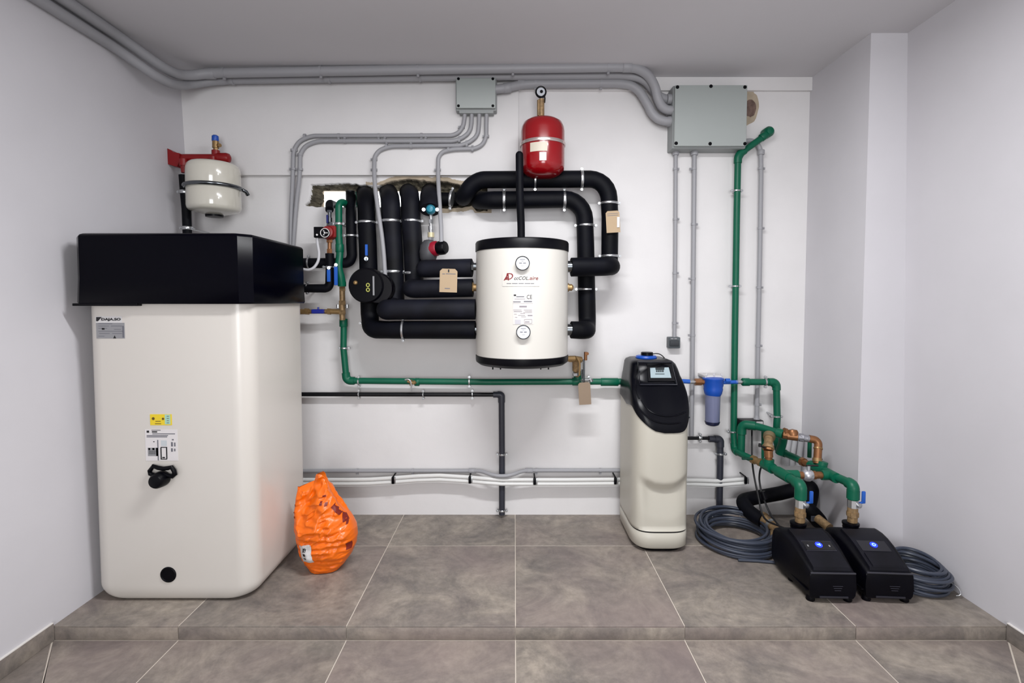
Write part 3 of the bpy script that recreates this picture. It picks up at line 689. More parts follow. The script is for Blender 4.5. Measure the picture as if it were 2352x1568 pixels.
# verticals on the left
foam_run('left of three thick vertical black insulated pipes, with blue valve lever',
         [(838, 442, WALL+.10), (841, 455, 3.24), (842, 500, 3.2), (845, 570, 3.18), (847, 640, 3.18), (850, 735, 3.16), (852, 756, 3.10), (905, 757, 3.05), (1092, 757, 3.03)], 20,
         [(843, 511, 3.2, UP, pr(20), .008), (926, 757, 3.04, RT, pr(20), .006), (851, 742, 3.15, UP, pr(19), .004), (847, 630, 3.18, UP, pr(18), .004)], .11, group=G)
foam_run('middle of three thick vertical black insulated pipes below the wall opening',
         [(892, 442, WALL+.08), (897, 458, 3.22), (899, 500, 3.2), (903, 580, 3.19), (906, 695, 3.17)], 22,
         [(898, 508, 3.2, UP, pr(22), .008), (903, 624, 3.18, UP, pr(22), .008)], .08, foam2, G)
foam_run('right of three thick vertical black insulated pipes below the wall opening',
         [(938, 442, WALL+.08), (942, 448, 3.22), (944, 500, 3.2), (948, 560, 3.19), (952, 655, 3.17)], 21.5,
         [(945, 508, 3.2, UP, pr(21.5), .008), (949, 627, 3.18, UP, pr(21), .008)], .08, foam2, G)
foam_run('topmost horizontal black insulated pipe on left side of buffer tank',
         [(976, 617, 3.06), (1084, 615, 3.03)], 19.5, [], .05, foam2, G, re=(True, False), wob=.09)
foam_run('dusty horizontal black insulated pipe, second from bottom, rounded end in front of middle vertical pipe',
         [(906, 700, 3.16), (885, 711, 3.08), (892, 711, 3.03), (1092, 710, 3.03)], 22, [], .05, foam2, G, re=(True, False))
foam_run('horizontal black insulated pipe behind the cardboard tag, tapered left end',
         [(952, 660, 3.14), (938, 664, 3.05), (1086, 661, 3.03)], 20, [], .05, foam2, G, re=(True, False))
# blue lever on left pipe
lev = thing('ball_valve', 'blue lever ball valve on the leftmost thick vertical pipe', 'valve', at(842, 600, 3.12))
b = MB(); b.box((at(838, 560, 3.1).x, 3.10, at(838, 587, 3.1).z), (at(844, 560, 3.1).x, 3.107, at(838, 561, 3.1).z), bev=.002); b.build('lever', blueh, lev)
b = MB(); b.cyl(at(841, 594, 3.10), at(841, 594, 3.14), .012, 12); b.cyl(at(841, 586, 3.104), at(841, 600, 3.104), .005, 8); b.build('stem', chrome, lev)
# heating circulation pump in round black shell
cx_, cy_ = at(846, 656, 3.09), 3.09
hp_ = thing('circulation_pump', 'round black shelled circulation pump below the blue lever valve', 'pump', (cx_.x, 3.09, cx_.z-.1))
b = MB(); b.lathe(cx_, [(.05, .09), (.09, .085), (.104, .06), (.106, .0), (.104, -.045), (.095, -.055), (.02, -.058), (.001, -.058)], (0, 1, 0), 40); b.build('shell', blk, hp_)
b = MB(); c2 = at(868, 662, 3.06); b.lathe(c2, [(.085, .07), (.092, .05), (.092, -.0), (.085, -.01), (.001, -.012)], (0, 1, 0), 36); b.build('motor_cover', mat('motor_black', (5, 4, 9), .3, spec=.3), hp_)
b = MB(); c3 = at(816, 649, 3.03); b.lathe(c3, [(.001, -.008), (.009, -.006), (.013, 0), (.013, .01)], (0, 1, 0), 14); b.build('brass_screw', brass, hp_)
b = MB(); vs, fs = text_geo('D', .022, .026, bold=.05); q = at(845, 660, 3.028)
for dz, n_ in ((.014, 'a'), (-.014, 'b')):
    b.tube([q+Vector((.009*math.cos(a), 0, dz+.010*math.sin(a))) for a in [2*math.pi*k/14 for k in range(14)]], .003, 6, closed=True)
b.build('dial_mark', mat('lime_print', (176, 178, 90), .5), hp_)
b = MB(); b.box((at(856, 633, 3.03).x, 3.028, at(858, 678, 3.03).z), (at(859.5, 633, 3.03).x, 3.034, at(858, 634, 3.03).z)); b.build('white_stripe', glabel, hp_)
b = MB(); b.box((at(871, 640, 3.03).x, 3.045, at(871, 675, 3.03).z), (at(872.5, 640, 3.03).x, 3.050, at(858, 642, 3.03).z)); b.build('red_stripe', redm, hp_)

# pump with red ring (right of the verticals)
PX = at(988, 575, 3.12)
rp = thing('circulator_pump', 'grey circulator pump with red ring and black motor head under teal valve knob', 'pump', (PX.x, 3.14, PX.z-.08))
b = MB(); b.lathe(at(985, 577, 3.14), [(.03, -.068), (.048, -.05), (.056, -.01), (.054, .03), (.036, .062), (.02, .068)], (.12, 0, 1), 24); b.build('pump_body', mat('pump_grey', (66, 66, 70), .5), rp)
ax = Vector((1, -.45, .08)).normalized(); c = at(992, 572, 3.13)
b = MB(); b.lathe(c, [(.046, 0), (.046, .035), (.040, .045)], ax, 28); b.build('red_ring', mat('crimson', (140, 10, 36), .4), rp)
b = MB(); b.lathe(c, [(.036, .04), (.042, .055), (.042, .085), (.034, .098), (.001, .1)], ax, 28); b.build('motor_head', blk, rp)
b = MB()
for v0, v1, r_, sg in ((552, 534, .017, 6), (534, 528, .012, 10), (528, 519, .015, 12), (519, 513, .010, 10), (513, 504, .014, 6), (504, 494, .010, 10)):
    b.cyl(at(990, v0, 3.15), at(989.5, v1, 3.15), r_, sg)
b.build('fittings', steel, rp)
b = MB(); b.cyl(at(990, 545, 3.15), at(990, 534, 3.15), .020, 14); b.build('union', mat('cream_brass', (206, 196, 160), .4, metal=.3), rp)
b = MB(); b.lathe(at(989, 481, 3.12), [(.001, -.03), (.018, -.026), (.028, -.01), (.030, .01), (.024, .03)], (0, 1, 0), 22); b.build('teal_knob', teal, rp)
for u in (973, 1004):
    b = MB(); b.cyl(at(u, 481, 3.15), at(u, 481, 3.12), .011, 10); b.build('screw', steel, rp)
foam_run('short black insulated elbow between wall opening and teal knobbed pump',
         [(990, 442, WALL+.10), (988, 455, 3.22), (988, 482, 3.18)], 24, [], .05, foam2, G, wob=.05)

# ================================================================== LEFT CLUSTER behind the large tank
g1 = pipe_run('green_pipe', 'long green water pipe dropping left of the insulated pipes then running right along wall', 'pipe',
   [(790, 733, 3.24), (789, 800, 3.24), (796, 874, 3.24), (1120, 877, 3.24), (1436, 876, 3.24)], pr(7.3, 3.24), green, fillet=.045,
   clamps=[(791, 799, 3.24, UP, pr(7.3), .006), (824, 876, 3.24, RT, pr(7.3), .005), (1078, 876, 3.24, RT, pr(7.3), .005), (1352, 876, 3.24, RT, pr(7.3), .006)],
   couplers=[(789, 741, 3.24, UP, .05), (1327, 876, 3.24, RT, .07), (1400, 877, 3.24, RT, .11), (958, 877, 3.24, RT, .03)], elbows=(2,))
b = MB(); b.cyl(at(1327, 870, 3.24), at(1326, 852, 3.24), pr(9), 16); b.build('tee_branch', green, g1)
# little drain valve on it
dv = MB(); dv.cyl(at(936, 875, 3.2), at(951, 880, 3.2), .009, 10); dv.cyl(at(944, 872, 3.21), at(944, 885, 3.21), .010, 6); dv.cyl(at(949, 880, 3.2), at(954, 876, 3.2), .012, 10); dvo = dv.build('drain_valve', brass, g1)
b = MB(); b.tube([at(930, 872, 3.19), at(940, 870, 3.19), at(945, 880, 3.19), at(944, 899, 3.19)], .005, 8, .02); b.build('lever', steel, dvo)
g2 = pipe_run('green_pipe', 'green water pipe coming out of the wall opening, curving down to brass valve', 'pipe',
   [(821, 430, WALL+.22), (822, 470, WALL+.06), (803, 476, WALL), (787, 463, 3.22), (778, 468, 3.19), (778, 540, 3.18), (781, 585, 3.18), (777, 610, 3.16), (784, 640, 3.17), (786, 656, 3.18)],
   [.02, .02, .02, .021, .021, .021, .022, .022, .024, .024], green, fillet=.03, clamps=[(778, 514, 3.185, UP, .021, .008)], couplers=[(785.5, 652, 3.18, UP, .03), (780, 570, 3.18, UP, .05)], ck=1.15)
bv = thing('brass_valve_group', 'brass valve column with blue side lever linking both green pipes at left', 'valve', at(786, 730, 3.2))
b = MB()
for v0, v1, r_, sg in ((658, 668, .020, 6), (668, 690, .017, 14), (690, 700, .022, 6), (700, 712, .018, 14), (712, 722, .022, 6), (722, 735, .017, 14)):
    b.cyl(at(786, v0, 3.2), at(786.5, v1, 3.2), r_, sg)
b.build('valve_column', ptape, bv)
b = MB()
for u0, u1, r_, sg in ((640, 786, .014, 14), (640, 700, .017, 14), (700, 710, .020, 6), (738, 752, .015, 14), (752, 760, .020, 6), (760, 786, .017, 14)):
    b.cyl(at(u0, 715, 3.2), at(u1, 715.5, 3.2), r_, sg)
b.build('side_branch', brass, bv)
b = MB(); b.box((at(715, 700, 3.17).x, 3.165, at(715, 720, 3.17).z), (at(743, 700, 3.17).x, 3.20, at(715, 710, 3.17).z), bev=.005); b.cyl(at(731, 716, 3.19), at(731, 705, 3.19), .006, 8); b.build('blue_lever', mat('navy_lever', (20, 34, 130), .4), bv)
b = MB()
for u in (776, 797): b.cyl(at(u, 699, 3.19), at(u, 707, 3.19), .010, 8)
b.cyl(at(776, 703, 3.2), at(797, 703, 3.2), .005, 8); b.build('bolt_pair', steel, bv)

foam_run('slim black insulated pipe dropping between green pipe and thick verticals',
         [(805, 430, WALL+.2), (806, 470, 3.26), (806, 500, 3.21), (807, 560, 3.2), (809, 592, 3.2), (800, 604, 3.2), (690, 604, 3.2), (640, 604, 3.2)], 11.5,
         [(807, 541, 3.2, UP, pr(11.5), .006), (783, 603, 3.2, RT, pr(12), .005), (709, 604, 3.2, RT, pr(11.5), .005)], .06, group=G)
foam_run('slim black pipe bend below the small red pump, running behind the large tank',
         [(757, 582, 3.16), (758, 610, 3.16), (757, 655, 3.16), (750, 662, 3.16), (690, 662, 3.16), (640, 662, 3.16)], 9.5,
         [(706, 661, 3.16, RT, pr(8), .005), (757, 613, 3.16, UP, pr(9), .005)], .05, group=G)
sp_ = thing('small_red_pump', 'small red circulator with black terminal box and white dial near large tank', 'pump', at(755, 575, 3.17))
b = MB(); c = at(757, 535, 3.17); b.lathe(c, [(.03, .03), (.042, .02), (.043, -.02), (.034, -.045), (.02, -.05)], (0, 1, 0), 26); b.box((c.x-.0, 3.14, c.z-.03), (c.x+.045, 3.19, c.z+.042), bev=.008); b.build('pump_body', mat('dull_red', (130, 22, 24), .45), sp_)
b = MB(); b.box((at(721.5, 521, 3.14).x, 3.13, at(722, 546, 3.14).z), (at(744, 521, 3.14).x, 3.18, at(722, 521, 3.14).z), bev=.004); b.build('terminal_box', blk, sp_)
c = at(746, 534.5, 3.11)
b = MB(); b.lathe(c, [(.026, .04), (.029, .03), (.029, .008), (.026, .004), (.001, .004)], (0, 1, 0), 24); b.build('motor_head', blk, sp_)
b = MB(); b.tube([c+Vector((.026*math.cos(a), 0, .026*math.sin(a))) for a in [2*math.pi*k/24 for k in range(24)]], .0028, 6, closed=True); b.cyl(c+Vector((0, .002, 0)), c-Vector((0, .003, 0)), .006, 10)
for a in (0, 2.1, 4.2): b.cyl(c+Vector((.013*math.cos(a), .003, .013*math.sin(a))), c+Vector((.013*math.cos(a), -.002, .013*math.sin(a))), .004, 8)
b.build('dial', wlabel, sp_)
b = MB(); b.cyl(at(728, 539, 3.128), at(728, 539, 3.12), .006, 10); b.build('white_button', wlabel, sp_)
b = MB()
for v0, v1, r_, sg in ((483, 488, .017, 6), (488, 500, .011, 12), (500, 510, .015, 12), (510, 520, .019, 6)): b.cyl(at(757, v0, 3.18), at(757, v1, 3.18), r_, sg)
b.build('fittings', chrome, sp_)
b = MB(); b.box((at(749, 492, 3.15).x, 3.15, at(749, 512, 3.15).z), (at(753, 492, 3.15).x, 3.16, at(749, 493, 3.15).z), bev=.002); b.build('blue_lever', mat('deep_blue', (22, 30, 100), .4), sp_)
b = MB(); b.cyl(at(757, 545, 3.17), at(757, 572, 3.17), .012, 12); b.cyl(at(757, 548, 3.17), at(757, 557, 3.17), .019, 6); b.cyl(at(757, 572, 3.17), at(757, 584, 3.17), .017, 6); b.build('lower_union', copper, sp_)
foam_run('small black elbow above the small red pump at wall opening', [(775, 474, WALL+.1), (757, 466, 3.24), (757, 482, 3.18)], 9, [], .03, foam, G)
for u, v0, v1, lab in ((755, 619, 647, 'blue lever valve on slim black pipe left of green pipe'), (771.5, 612, 655, 'blue lever tucked behind the green pipe at left')):
    t = thing('lever_valve', lab, 'valve', at(u, v1, 3.13))
    q = MB(); a = at(u-4, v1, 3.12); c = at(u+3.5, v0, 3.12); q.box((a.x, 3.118, a.z), (c.x, 3.126, c.z), bev=.003); q.build('lever', blueh, t)
    q = MB(); q.cyl(at(u, v0-4, 3.16), at(u, v0-4, 3.12), .010, 10); q.cyl(at(u, v0-4, 3.122), at(u, v0+4, 3.122), .004, 8); q.build('stem', steel, t)
pipe_run('white_cable', 'thin white power cable looping from small red pump behind large tank', 'cable',
         [(729, 545, 3.15), (729, 558, 3.15), (734, 585, 3.15), (729, 607, 3.14), (713, 621, 3.13), (694, 618, 3.12), (670, 610, 3.1)], .0085, mat('cable_white', (190, 190, 194), .4), fillet=.05, pname='cord')

# ================================================================== CONDUITS
CG = 'thin grey conduits from the small junction box'
rc = pr(4.8, 3.26); YC = 3.266
pipe_run('conduit', 'outermost thin grey conduit from small junction box to behind the large tank', 'conduit',
   [(1068, 250, 3.24), (1067, 275, 3.255), (1062, 296, YC), (1045, 311, YC), (706, 312, YC), (674, 336, YC), (673, 400, YC), (668, 500, 3.3), (668, 600, 3.3)], rc, condm, CG, .09,
   clips=[(778, 312, YC, RT, -1), (870, 312, YC, RT, -1), (968, 311, YC, RT, -1), (1062, 292, YC, UP), (673, 345, YC, UP, -1), (674, 388, YC, UP), (700, 313, YC, RT, -1)], seg=12)
pipe_run('conduit', 'second thin grey conduit running just inside the outermost one', 'conduit',
   [(1084, 250, 3.24), (1083, 280, 3.255), (1080, 303, YC), (1052, 324, YC), (720, 324, YC), (689, 345, YC), (689, 400, YC), (680, 470, 3.29), (671, 600, 3.3)], rc, condm, CG, .09,
   clips=[(792, 324, YC, RT), (884, 323, YC, RT), (978, 323, YC, RT), (1055, 322, YC, RT), (690, 355, YC, UP), (690, 389, YC, UP)], seg=12)
pipe_run('conduit', 'third thin grey conduit bending down to the thick black pipes', 'conduit',
   [(1101, 250, 3.24), (1100, 290, 3.255), (1097, 312, YC), (1068, 334, YC), (890, 336, YC), (860, 352, YC), (859, 410, 3.22), (868, 480, 3.16), (880, 560, 3.13), (885, 640, 3.12)], rc, condm, CG, .09,
   clips=[(888, 336, YC, RT), (944, 336, YC, RT), (1072, 332, YC, RT), (861, 366, YC, UP), (861, 390, YC, UP)], seg=12)
pipe_run('conduit', 'innermost thin grey conduit bending down to the pump with red ring', 'conduit',
   [(1118, 250, 3.24), (1117, 290, 3.255), (1117, 322, YC), (1098, 341, YC), (1035, 343, YC), (1007, 352, YC), (1006, 400, YC), (1008, 440, 3.2), (1013, 520, 3.12), (1014, 562, 3.08)], rc, condm, CG, .09,
   clips=[(1118, 313, YC, UP), (1030, 344, YC, RT), (1085, 343, YC, RT), (1007, 390, YC, UP)], seg=12)
CB = 'large grey conduits under the ceiling'
def corner(z1, z2, xa, off):  # along the left wall, then the corner, towards the back wall
    pass
Y1 = 3.14
pipe_run('large_conduit', 'upper of two fat grey conduits running along ceiling from left wall to large box', 'conduit',
   [Vector((-2.045, 1.2, 2.765)), Vector((-2.045, 2.75, 2.762)), at(385, 163, 2.95), at(425, 175, 3.08), at(478, 168, Y1), at(960, 160, Y1), at(1435, 154, Y1), at(1475, 158, 3.16), at(1503, 190, 3.20), at(1511, 230, 3.22), at(1524, 252, 3.24), at(1548, 254, 3.24)], pr(10.5, Y1), condm, CB, .07,
   couplers=[(482, 169, Y1, RT, .06), (1440, 154, Y1, RT, .05)], clips=[(515, 167, Y1, RT, -1), (737, 163, Y1, RT, -1), (960, 160, Y1, RT, -1), (1178, 157, Y1, RT, -1), (1397, 154, Y1, RT, -1)], seg=18, ck=1.12)
Y2 = 3.225
pipe_run('large_conduit', 'lower of two fat grey conduits running along ceiling from left wall to large box', 'conduit',
   [Vector((-2.062, 1.2, 2.70)), Vector((-2.058, 2.72, 2.70)), at(372, 185, 2.9), at(410, 197, 3.05), at(440, 193, 3.16), at(500, 184, Y2), at(960, 177, Y2), at(1440, 172, Y2), at(1480, 182, Y2), at(1500, 208, 3.25), at(1520, 227, 3.27), at(1550, 228, 3.27)], pr(9.5, Y2), condm, CB, .07,
   couplers=[(505, 184, Y2, RT, .05)], clips=[(535, 184, Y2, RT, 1), (757, 181, Y2, RT, 1), (965, 178, Y2, RT, 1)], seg=18, ck=1.12)
pipe_run('large_conduit', 'fat grey conduit from side of small junction box curving down to large box', 'conduit',
   [(1130, 206, 3.23), (1160, 203, 3.23), (1200, 193, 3.25), (1430, 191, 3.25), (1462, 200, 3.25), (1484, 232, 3.25), (1500, 266, 3.25), (1522, 279, 3.25), (1550, 279, 3.25)], pr(9.8, 3.25), condm, CB, .08,
   couplers=[(1165, 202, 3.235, (1, 0, .15), .045), (1197, 193.5, 3.25, RT, .04)], clips=[(1230, 192, 3.25, RT, -1), (1380, 191, 3.25, RT, -1)], seg=18, ck=1.12)
# junction boxes
def jbox(name, label, u0, v0, u1, v1, vb, yf, screws, depth_lid=.02):
    a = at(u0, v1, yf); c = at(u1, v0, yf)
    t = thing(name, label, 'junction box', ((a.x+c.x)/2, WALL, a.z))
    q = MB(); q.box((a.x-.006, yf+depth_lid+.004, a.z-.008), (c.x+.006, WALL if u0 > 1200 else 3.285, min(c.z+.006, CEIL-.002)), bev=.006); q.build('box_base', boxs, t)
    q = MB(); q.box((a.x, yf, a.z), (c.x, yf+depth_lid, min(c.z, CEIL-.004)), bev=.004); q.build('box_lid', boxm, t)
    for u, v in screws:
        p = at(u, v, yf); q = MB(); q.cyl(p-Vector((0, .0015, 0)), p+Vector((0, .004, 0)), pr(4 if u0 > 1200 else 3.2, yf), 12); q.build('screw', blk, t)
    return t
jb = jbox('large_junction_box', 'large grey junction box at upper right with fat conduits entering its left side', 1549, 195, 1717, 335, 350, 3.19, [(1556, 200), (1633, 198), (1711, 200), (1553, 329), (1631, 330), (1711, 330)])
for v in (228, 254, 279):
    q = MB(); p = at(1545, v, 3.255); q.cyl((p.x-.035, 3.255, p.z), (p.x+.03, 3.255, p.z), pr(11.5), 16); q.build('conduit_socket', condm, jb)
q = MB(); q.box((at(1530, 200, 3.25).x, 3.21, at(1530, 345, 3.25).z), (at(1547, 200, 3.25).x, 3.30, at(1530, 335, 3.25).z)) if False else None
jb2 = jbox('small_junction_box', 'small square grey junction box below the ceiling, four thin conduits leaving its underside', 1048, 179, 1138, 248, 262, 3.20, [(1053, 181), (1132, 181), (1053, 243), (1132, 243)])
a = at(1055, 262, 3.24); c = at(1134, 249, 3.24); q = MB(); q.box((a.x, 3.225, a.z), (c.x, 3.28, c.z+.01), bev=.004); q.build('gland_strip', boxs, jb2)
# vertical conduits from the large box
CV = 'thin grey conduits dropping from the large junction box'
pipe_run('conduit', 'thin grey conduit dropping from large box to small switch box', 'conduit', [(1552, 345, 3.29), (1551, 560, 3.29), (1549, 775, 3.29)], pr(4.5), condm, CV, 0, clips=[(1551, 388, 3.29, UP, -1), (1551, 503, 3.29, UP, -1), (1550, 627, 3.29, UP, -1), (1549, 742, 3.29, UP, -1)], couplers=[(1552, 351, 3.29, UP, .03)], seg=12, ck=1.7)
pipe_run('conduit', 'thin grey conduit dropping from large box behind the water softener', 'conduit', [(1595, 345, 3.285), (1593, 560, 3.285), (1590, 860, 3.285), (1588, 1000, 3.285)], pr(5.2), condm, CV, 0, clips=[(1594, 388, 3.285, UP), (1593, 515, 3.285, UP, -1), (1592, 640, 3.285, UP), (1591, 770, 3.285, UP)], couplers=[(1595, 351, 3.285, UP, .03)], seg=12, ck=1.6)
pipe_run('conduit', 'thin grey conduit right of green riser, from large box side to black control box', 'conduit', [(1712, 324, 3.285), (1730, 322, 3.285), (1747, 338, 3.285), (1748, 400, 3.285), (1745, 600, 3.285), (1741, 800, 3.285), (1738, 965, 3.285)], pr(5.2), condm, CV, .05, clips=[(1747, 387, 3.285, UP, -1), (1746, 524, 3.285, UP, -1), (1743, 660, 3.285, UP, -1), (1741, 794, 3.285, UP, -1), (1739, 929, 3.285, UP, -1)], couplers=[(1748, 350, 3.285, UP, .03)], seg=12, ck=1.5)
sw = thing('switch_box', 'small dark grey wall switch box above the water softener', 'switch box', at(1550, 800, WALL))
q = MB(); a = at(1536, 800, 3.27); c = at(1563, 774, 3.27); q.box((a.x, 3.27, a.z), (c.x, WALL, c.z), bev=.006); q.build('box_base', mat('slate_plastic', (74, 80, 84), .45), sw)
q = MB(); a = at(1539, 795, 3.262); c = at(1560, 781, 3.262); q.box((a.x, 3.263, a.z), (c.x, 3.272, c.z), bev=.003); q.build('cover_flap', mat('slate_dark', (46, 50, 54), .4), sw)
for u in (1544, 1552):
    q = MB(); a = at(u-3, 779, 3.266); c = at(u+3, 776.5, 3.266); q.box((a.x, 3.267, a.z), (c.x, 3.271, c.z)); q.build('label_strip', glabel, sw)
# horizontal grey conduit with dip over the drain pipe
pipe_run('conduit', 'grey conduit low along back wall dipping over the dark drain pipe', 'conduit',
   [(640, 1082, 3.295), (760, 1081, 3.295), (1080, 1081, 3.295), (1105, 1081, 3.28), (1128, 1090, 3.235), (1153, 1094, 3.225), (1178, 1090, 3.235), (1200, 1081, 3.28), (1225, 1080, 3.295), (1440, 1080, 3.295)], pr(4.6), condm, None, .03,
   clips=[(820, 1081, 3.295, RT, -1), (948, 1081, 3.295, RT, -1), (1232, 1080, 3.295, RT, -1), (1379, 1080, 3.295, RT, -1)], couplers=[(1085, 1081, 3.293, RT, .05), (1215, 1080.5, 3.29, RT, .05)], seg=12, ck=1.25)
# twin white pipes
WG = 'pair of white pipes along the foot of the back wall'
def wpath(dv, us): return [(u, v+dv, 3.26 if abs(u-1152) > 60 else 3.235) for u, v in us]
us = [(640, 1104), (800, 1104), (850, 1103), (900, 1100), (960, 1095.5), (1010, 1094), (1077, 1098), (1110, 1101), (1152, 1104), (1228, 1104), (1300, 1104), (1415, 1103), (1450, 1103), (1600, 1105), (1650, 1107), (1712, 1102)]
w1 = pipe_run('white_pipe', 'upper of twin white pipes along foot of back wall', 'pipe', [(u, v-2.5, 3.26 if abs(u-1152) > 60 else 3.24) for u, v in us], pr(4.6), whitep, WG, .03, seg=12)
w2 = pipe_run('white_pipe', 'lower of twin white pipes along foot of back wall', 'pipe', [(u, v+7, 3.255 if abs(u-1152) > 60 else 3.235) for u, v in us], pr(4.4), whitep, WG, .03, seg=12)
for u, v in ((902, 1104), (1079, 1103), (1228, 1106), (1414, 1105), (1714, 1104)):
    q = MB(); a = at(u-3, v+8, 3.23); c = at(u+3, v-8, 3.23); q.box((a.x, 3.232, a.z), (c.x, 3.245, c.z), bev=.003); q.cyl(((a.x+c.x)/2, 3.24, c.z), ((a.x+c.x)/2, WALL, c.z), .005, 6); q.build('black_clip', blk, w1)
    q = MB(); a = at(u+3, v+7, 3.24); c = at(u+6.5, v-8, 3.24); q.box((a.x, 3.238, a.z), (c.x, 3.25, c.z), bev=.002); q.build('steel_clip', steel, w1)

# dark drain pipes -----------------------------------------------------
pipe_run('drain_pipe', 'thin black pipe along back wall turning down into thicker dark drain pipe', 'pipe',
   [(640, 905, 3.275), (1145, 906, 3.275)], pr(5), bpipe, None, 0, clamps=[(824, 905, 3.275, RT, pr(5), .004), (972, 906, 3.275, RT, pr(5), .004), (1085, 905, 3.275, RT, pr(5), .004)], seg=14)
dp = pipe_run('vertical_drain_pipe', 'dark grey drain pipe standing on floor below the buffer tank', 'pipe',
   [(1133, 906, 3.275), (1152, 906, 3.275), (1153, 1040, 3.275), (1153, 1181, 3.275)], pr(7.2), dpipe, None, .05, clamps=[(1153, 1043, 3.275, UP, pr(7.2), .006), (1153, 1172, 3.275, UP, pr(7.2), .006)], elbows=(1,), seg=16, ck=1.15)
dq = pipe_run('short_drain_pipe', 'dark grey drain pipe elbowing down right of water softener', 'pipe',
   [(1628, 1008, 3.27), (1654, 1008, 3.27), (1654, 1060, 3.27), (1652, 1180, 3.27)], pr(7.6), dpipe, None, .05, clamps=[(1655, 1042, 3.27, UP, pr(7.6), .006)], elbows=(1,), seg=16, ck=1.18)
q = MB(); q.cyl(at(1570, 1006, 3.27), at(1632, 1006, 3.27), pr(4), 12); q.build('feed_pipe', bpipe, dq)
clamp_mb(at(1608, 1005, 3.27), RT, pr(4.5)).build('pipe_clamp', steel, dq)

# brass safety group near buffer tank bottom -------------------------------------
sg = thing('safety_valve_group', 'brass safety valve group below right edge of buffer tank above the green pipe', 'valve', at(1328, 868, 3.2))
b = MB(); b.cyl((BX+BR-.03, 3.1, at(1310, 824, 3.1).z), (at(1320, 824, 3.12).x, 3.12, at(1310, 824, 3.1).z), .018, 14)
b.cyl(at(1311, 817, 3.12), at(1311, 831, 3.12), .012, 6); b.cyl(at(1320, 824, 3.13), at(1334, 826, 3.15), .020, 12); b.build('elbow', brass, sg)
b = MB(); b.cyl(at(1322, 826, 3.15), at(1322, 850, 3.18), .020, 14); b.cyl(at(1324, 850, 3.19), at(1326, 862, 3.22), .017, 6); b.build('valve_column', ptape, sg)
b = MB(); b.tube([at(1326, 822, 3.11), at(1332, 832, 3.11), at(1331, 862, 3.11)], .006, 8, .02); b.build('lever', brass, sg)
b = MB(); b.cyl(at(1322, 856, 3.19), at(1323, 862, 3.19), .022, 6); b.build('union_nut', steel, sg)
b = MB(); b.cyl(at(1345, 808, 3.15), at(1345, 827, 3.15), .010, 12); b.cyl(at(1349, 812, 3.14), at(1347, 812, 3.16), .010, 10); b.build('relief_head', copper, sg)
b = MB(); b.cyl(at(1341, 827, 3.14), at(1341, 880, 3.14), .0065, 10); b.cyl(at(1337, 848, 3.145), at(1337, 868, 3.145), .005, 10); b.tube([at(1330, 824, 3.14), at(1341, 828, 3.14)], .006, 8); b.build('drain_tube', chrome, sg)
b = MB(); b.cyl(at(1336, 874, 3.16), at(1350, 874, 3.18), .012, 6); b.cyl(at(1356, 870, 3.18), at(1358, 876, 3.18), .014, 10); b.build('fittings', steel, sg)
def tag_obj(label, u0, v0, u1, v1, Y, m, tilt=0, hole=True, lines=(), ti=0):
    a = at(u0, v1, Y); c = at(u1, v0, Y); w, h = c.x-a.x, c.z-a.z; k = w*.14
    t = thing('cardboard_tag', label, 'tag', ((a.x+c.x)/2, Y, a.z))
    M = Matrix.Translation(((a.x+c.x)/2, Y, a.z+h/2)) @ Matrix.Rotation(tilt, 4, 'Y')
    q = MB(); q.prism([M @ Vector(p) for p in ((-w/2, 0, -h/2), (w/2, 0, -h/2), (w/2, 0, h/2-k), (w/2-k, 0, h/2), (-w/2+k, 0, h/2), (-w/2, 0, h/2-k))], (0, .002, 0)); q.build('card', m, t)
    if hole:
        q = MB(); q.box((-.004, -.001, h/2-.02), (.004, .001, h/2-.004), M=M); q.build('string_loop', ink, t)
    for x0, x1, z, th in lines:
        q = MB(); q.box((x0*w, -.0008, z*h), (x1*w, .0002, z*h+th*h), M=M); q.build('print_line', inkg, t)
    return t
tag_obj('tan cardboard tag hanging on the stack of horizontal black pipes left of buffer tank', 1010, 617, 1050, 671, 2.96, card, .03, True, ((-.36, -.2, .26, .03), (-.15, .4, .27, .03), (-.2, .1, -.36, .04)))
tag_obj('tan cardboard tag on the far right black pipe, white slip on it', 1392, 484, 1424, 534, 3.09, card, -.06, False, ((-.4, .4, .36, .02), (-.4, .4, .28, .02)))
tg = tag_obj('brown cardboard tag dangling under the green pipe below safety valve', 1329, 878, 1357, 929, 3.12, cardd, -.06, False)
q = MB(); a = at(1417, 522, 3.088); c = at(1423, 498, 3.088); q.box((a.x, 3.086, a.z), (c.x, 3.0895, c.z))
slip_parent = [o for o in bpy.data.objects if o.name == 'cardboard_tag.001'][0]; q.build('white_slip', wlabel, slip_parent)

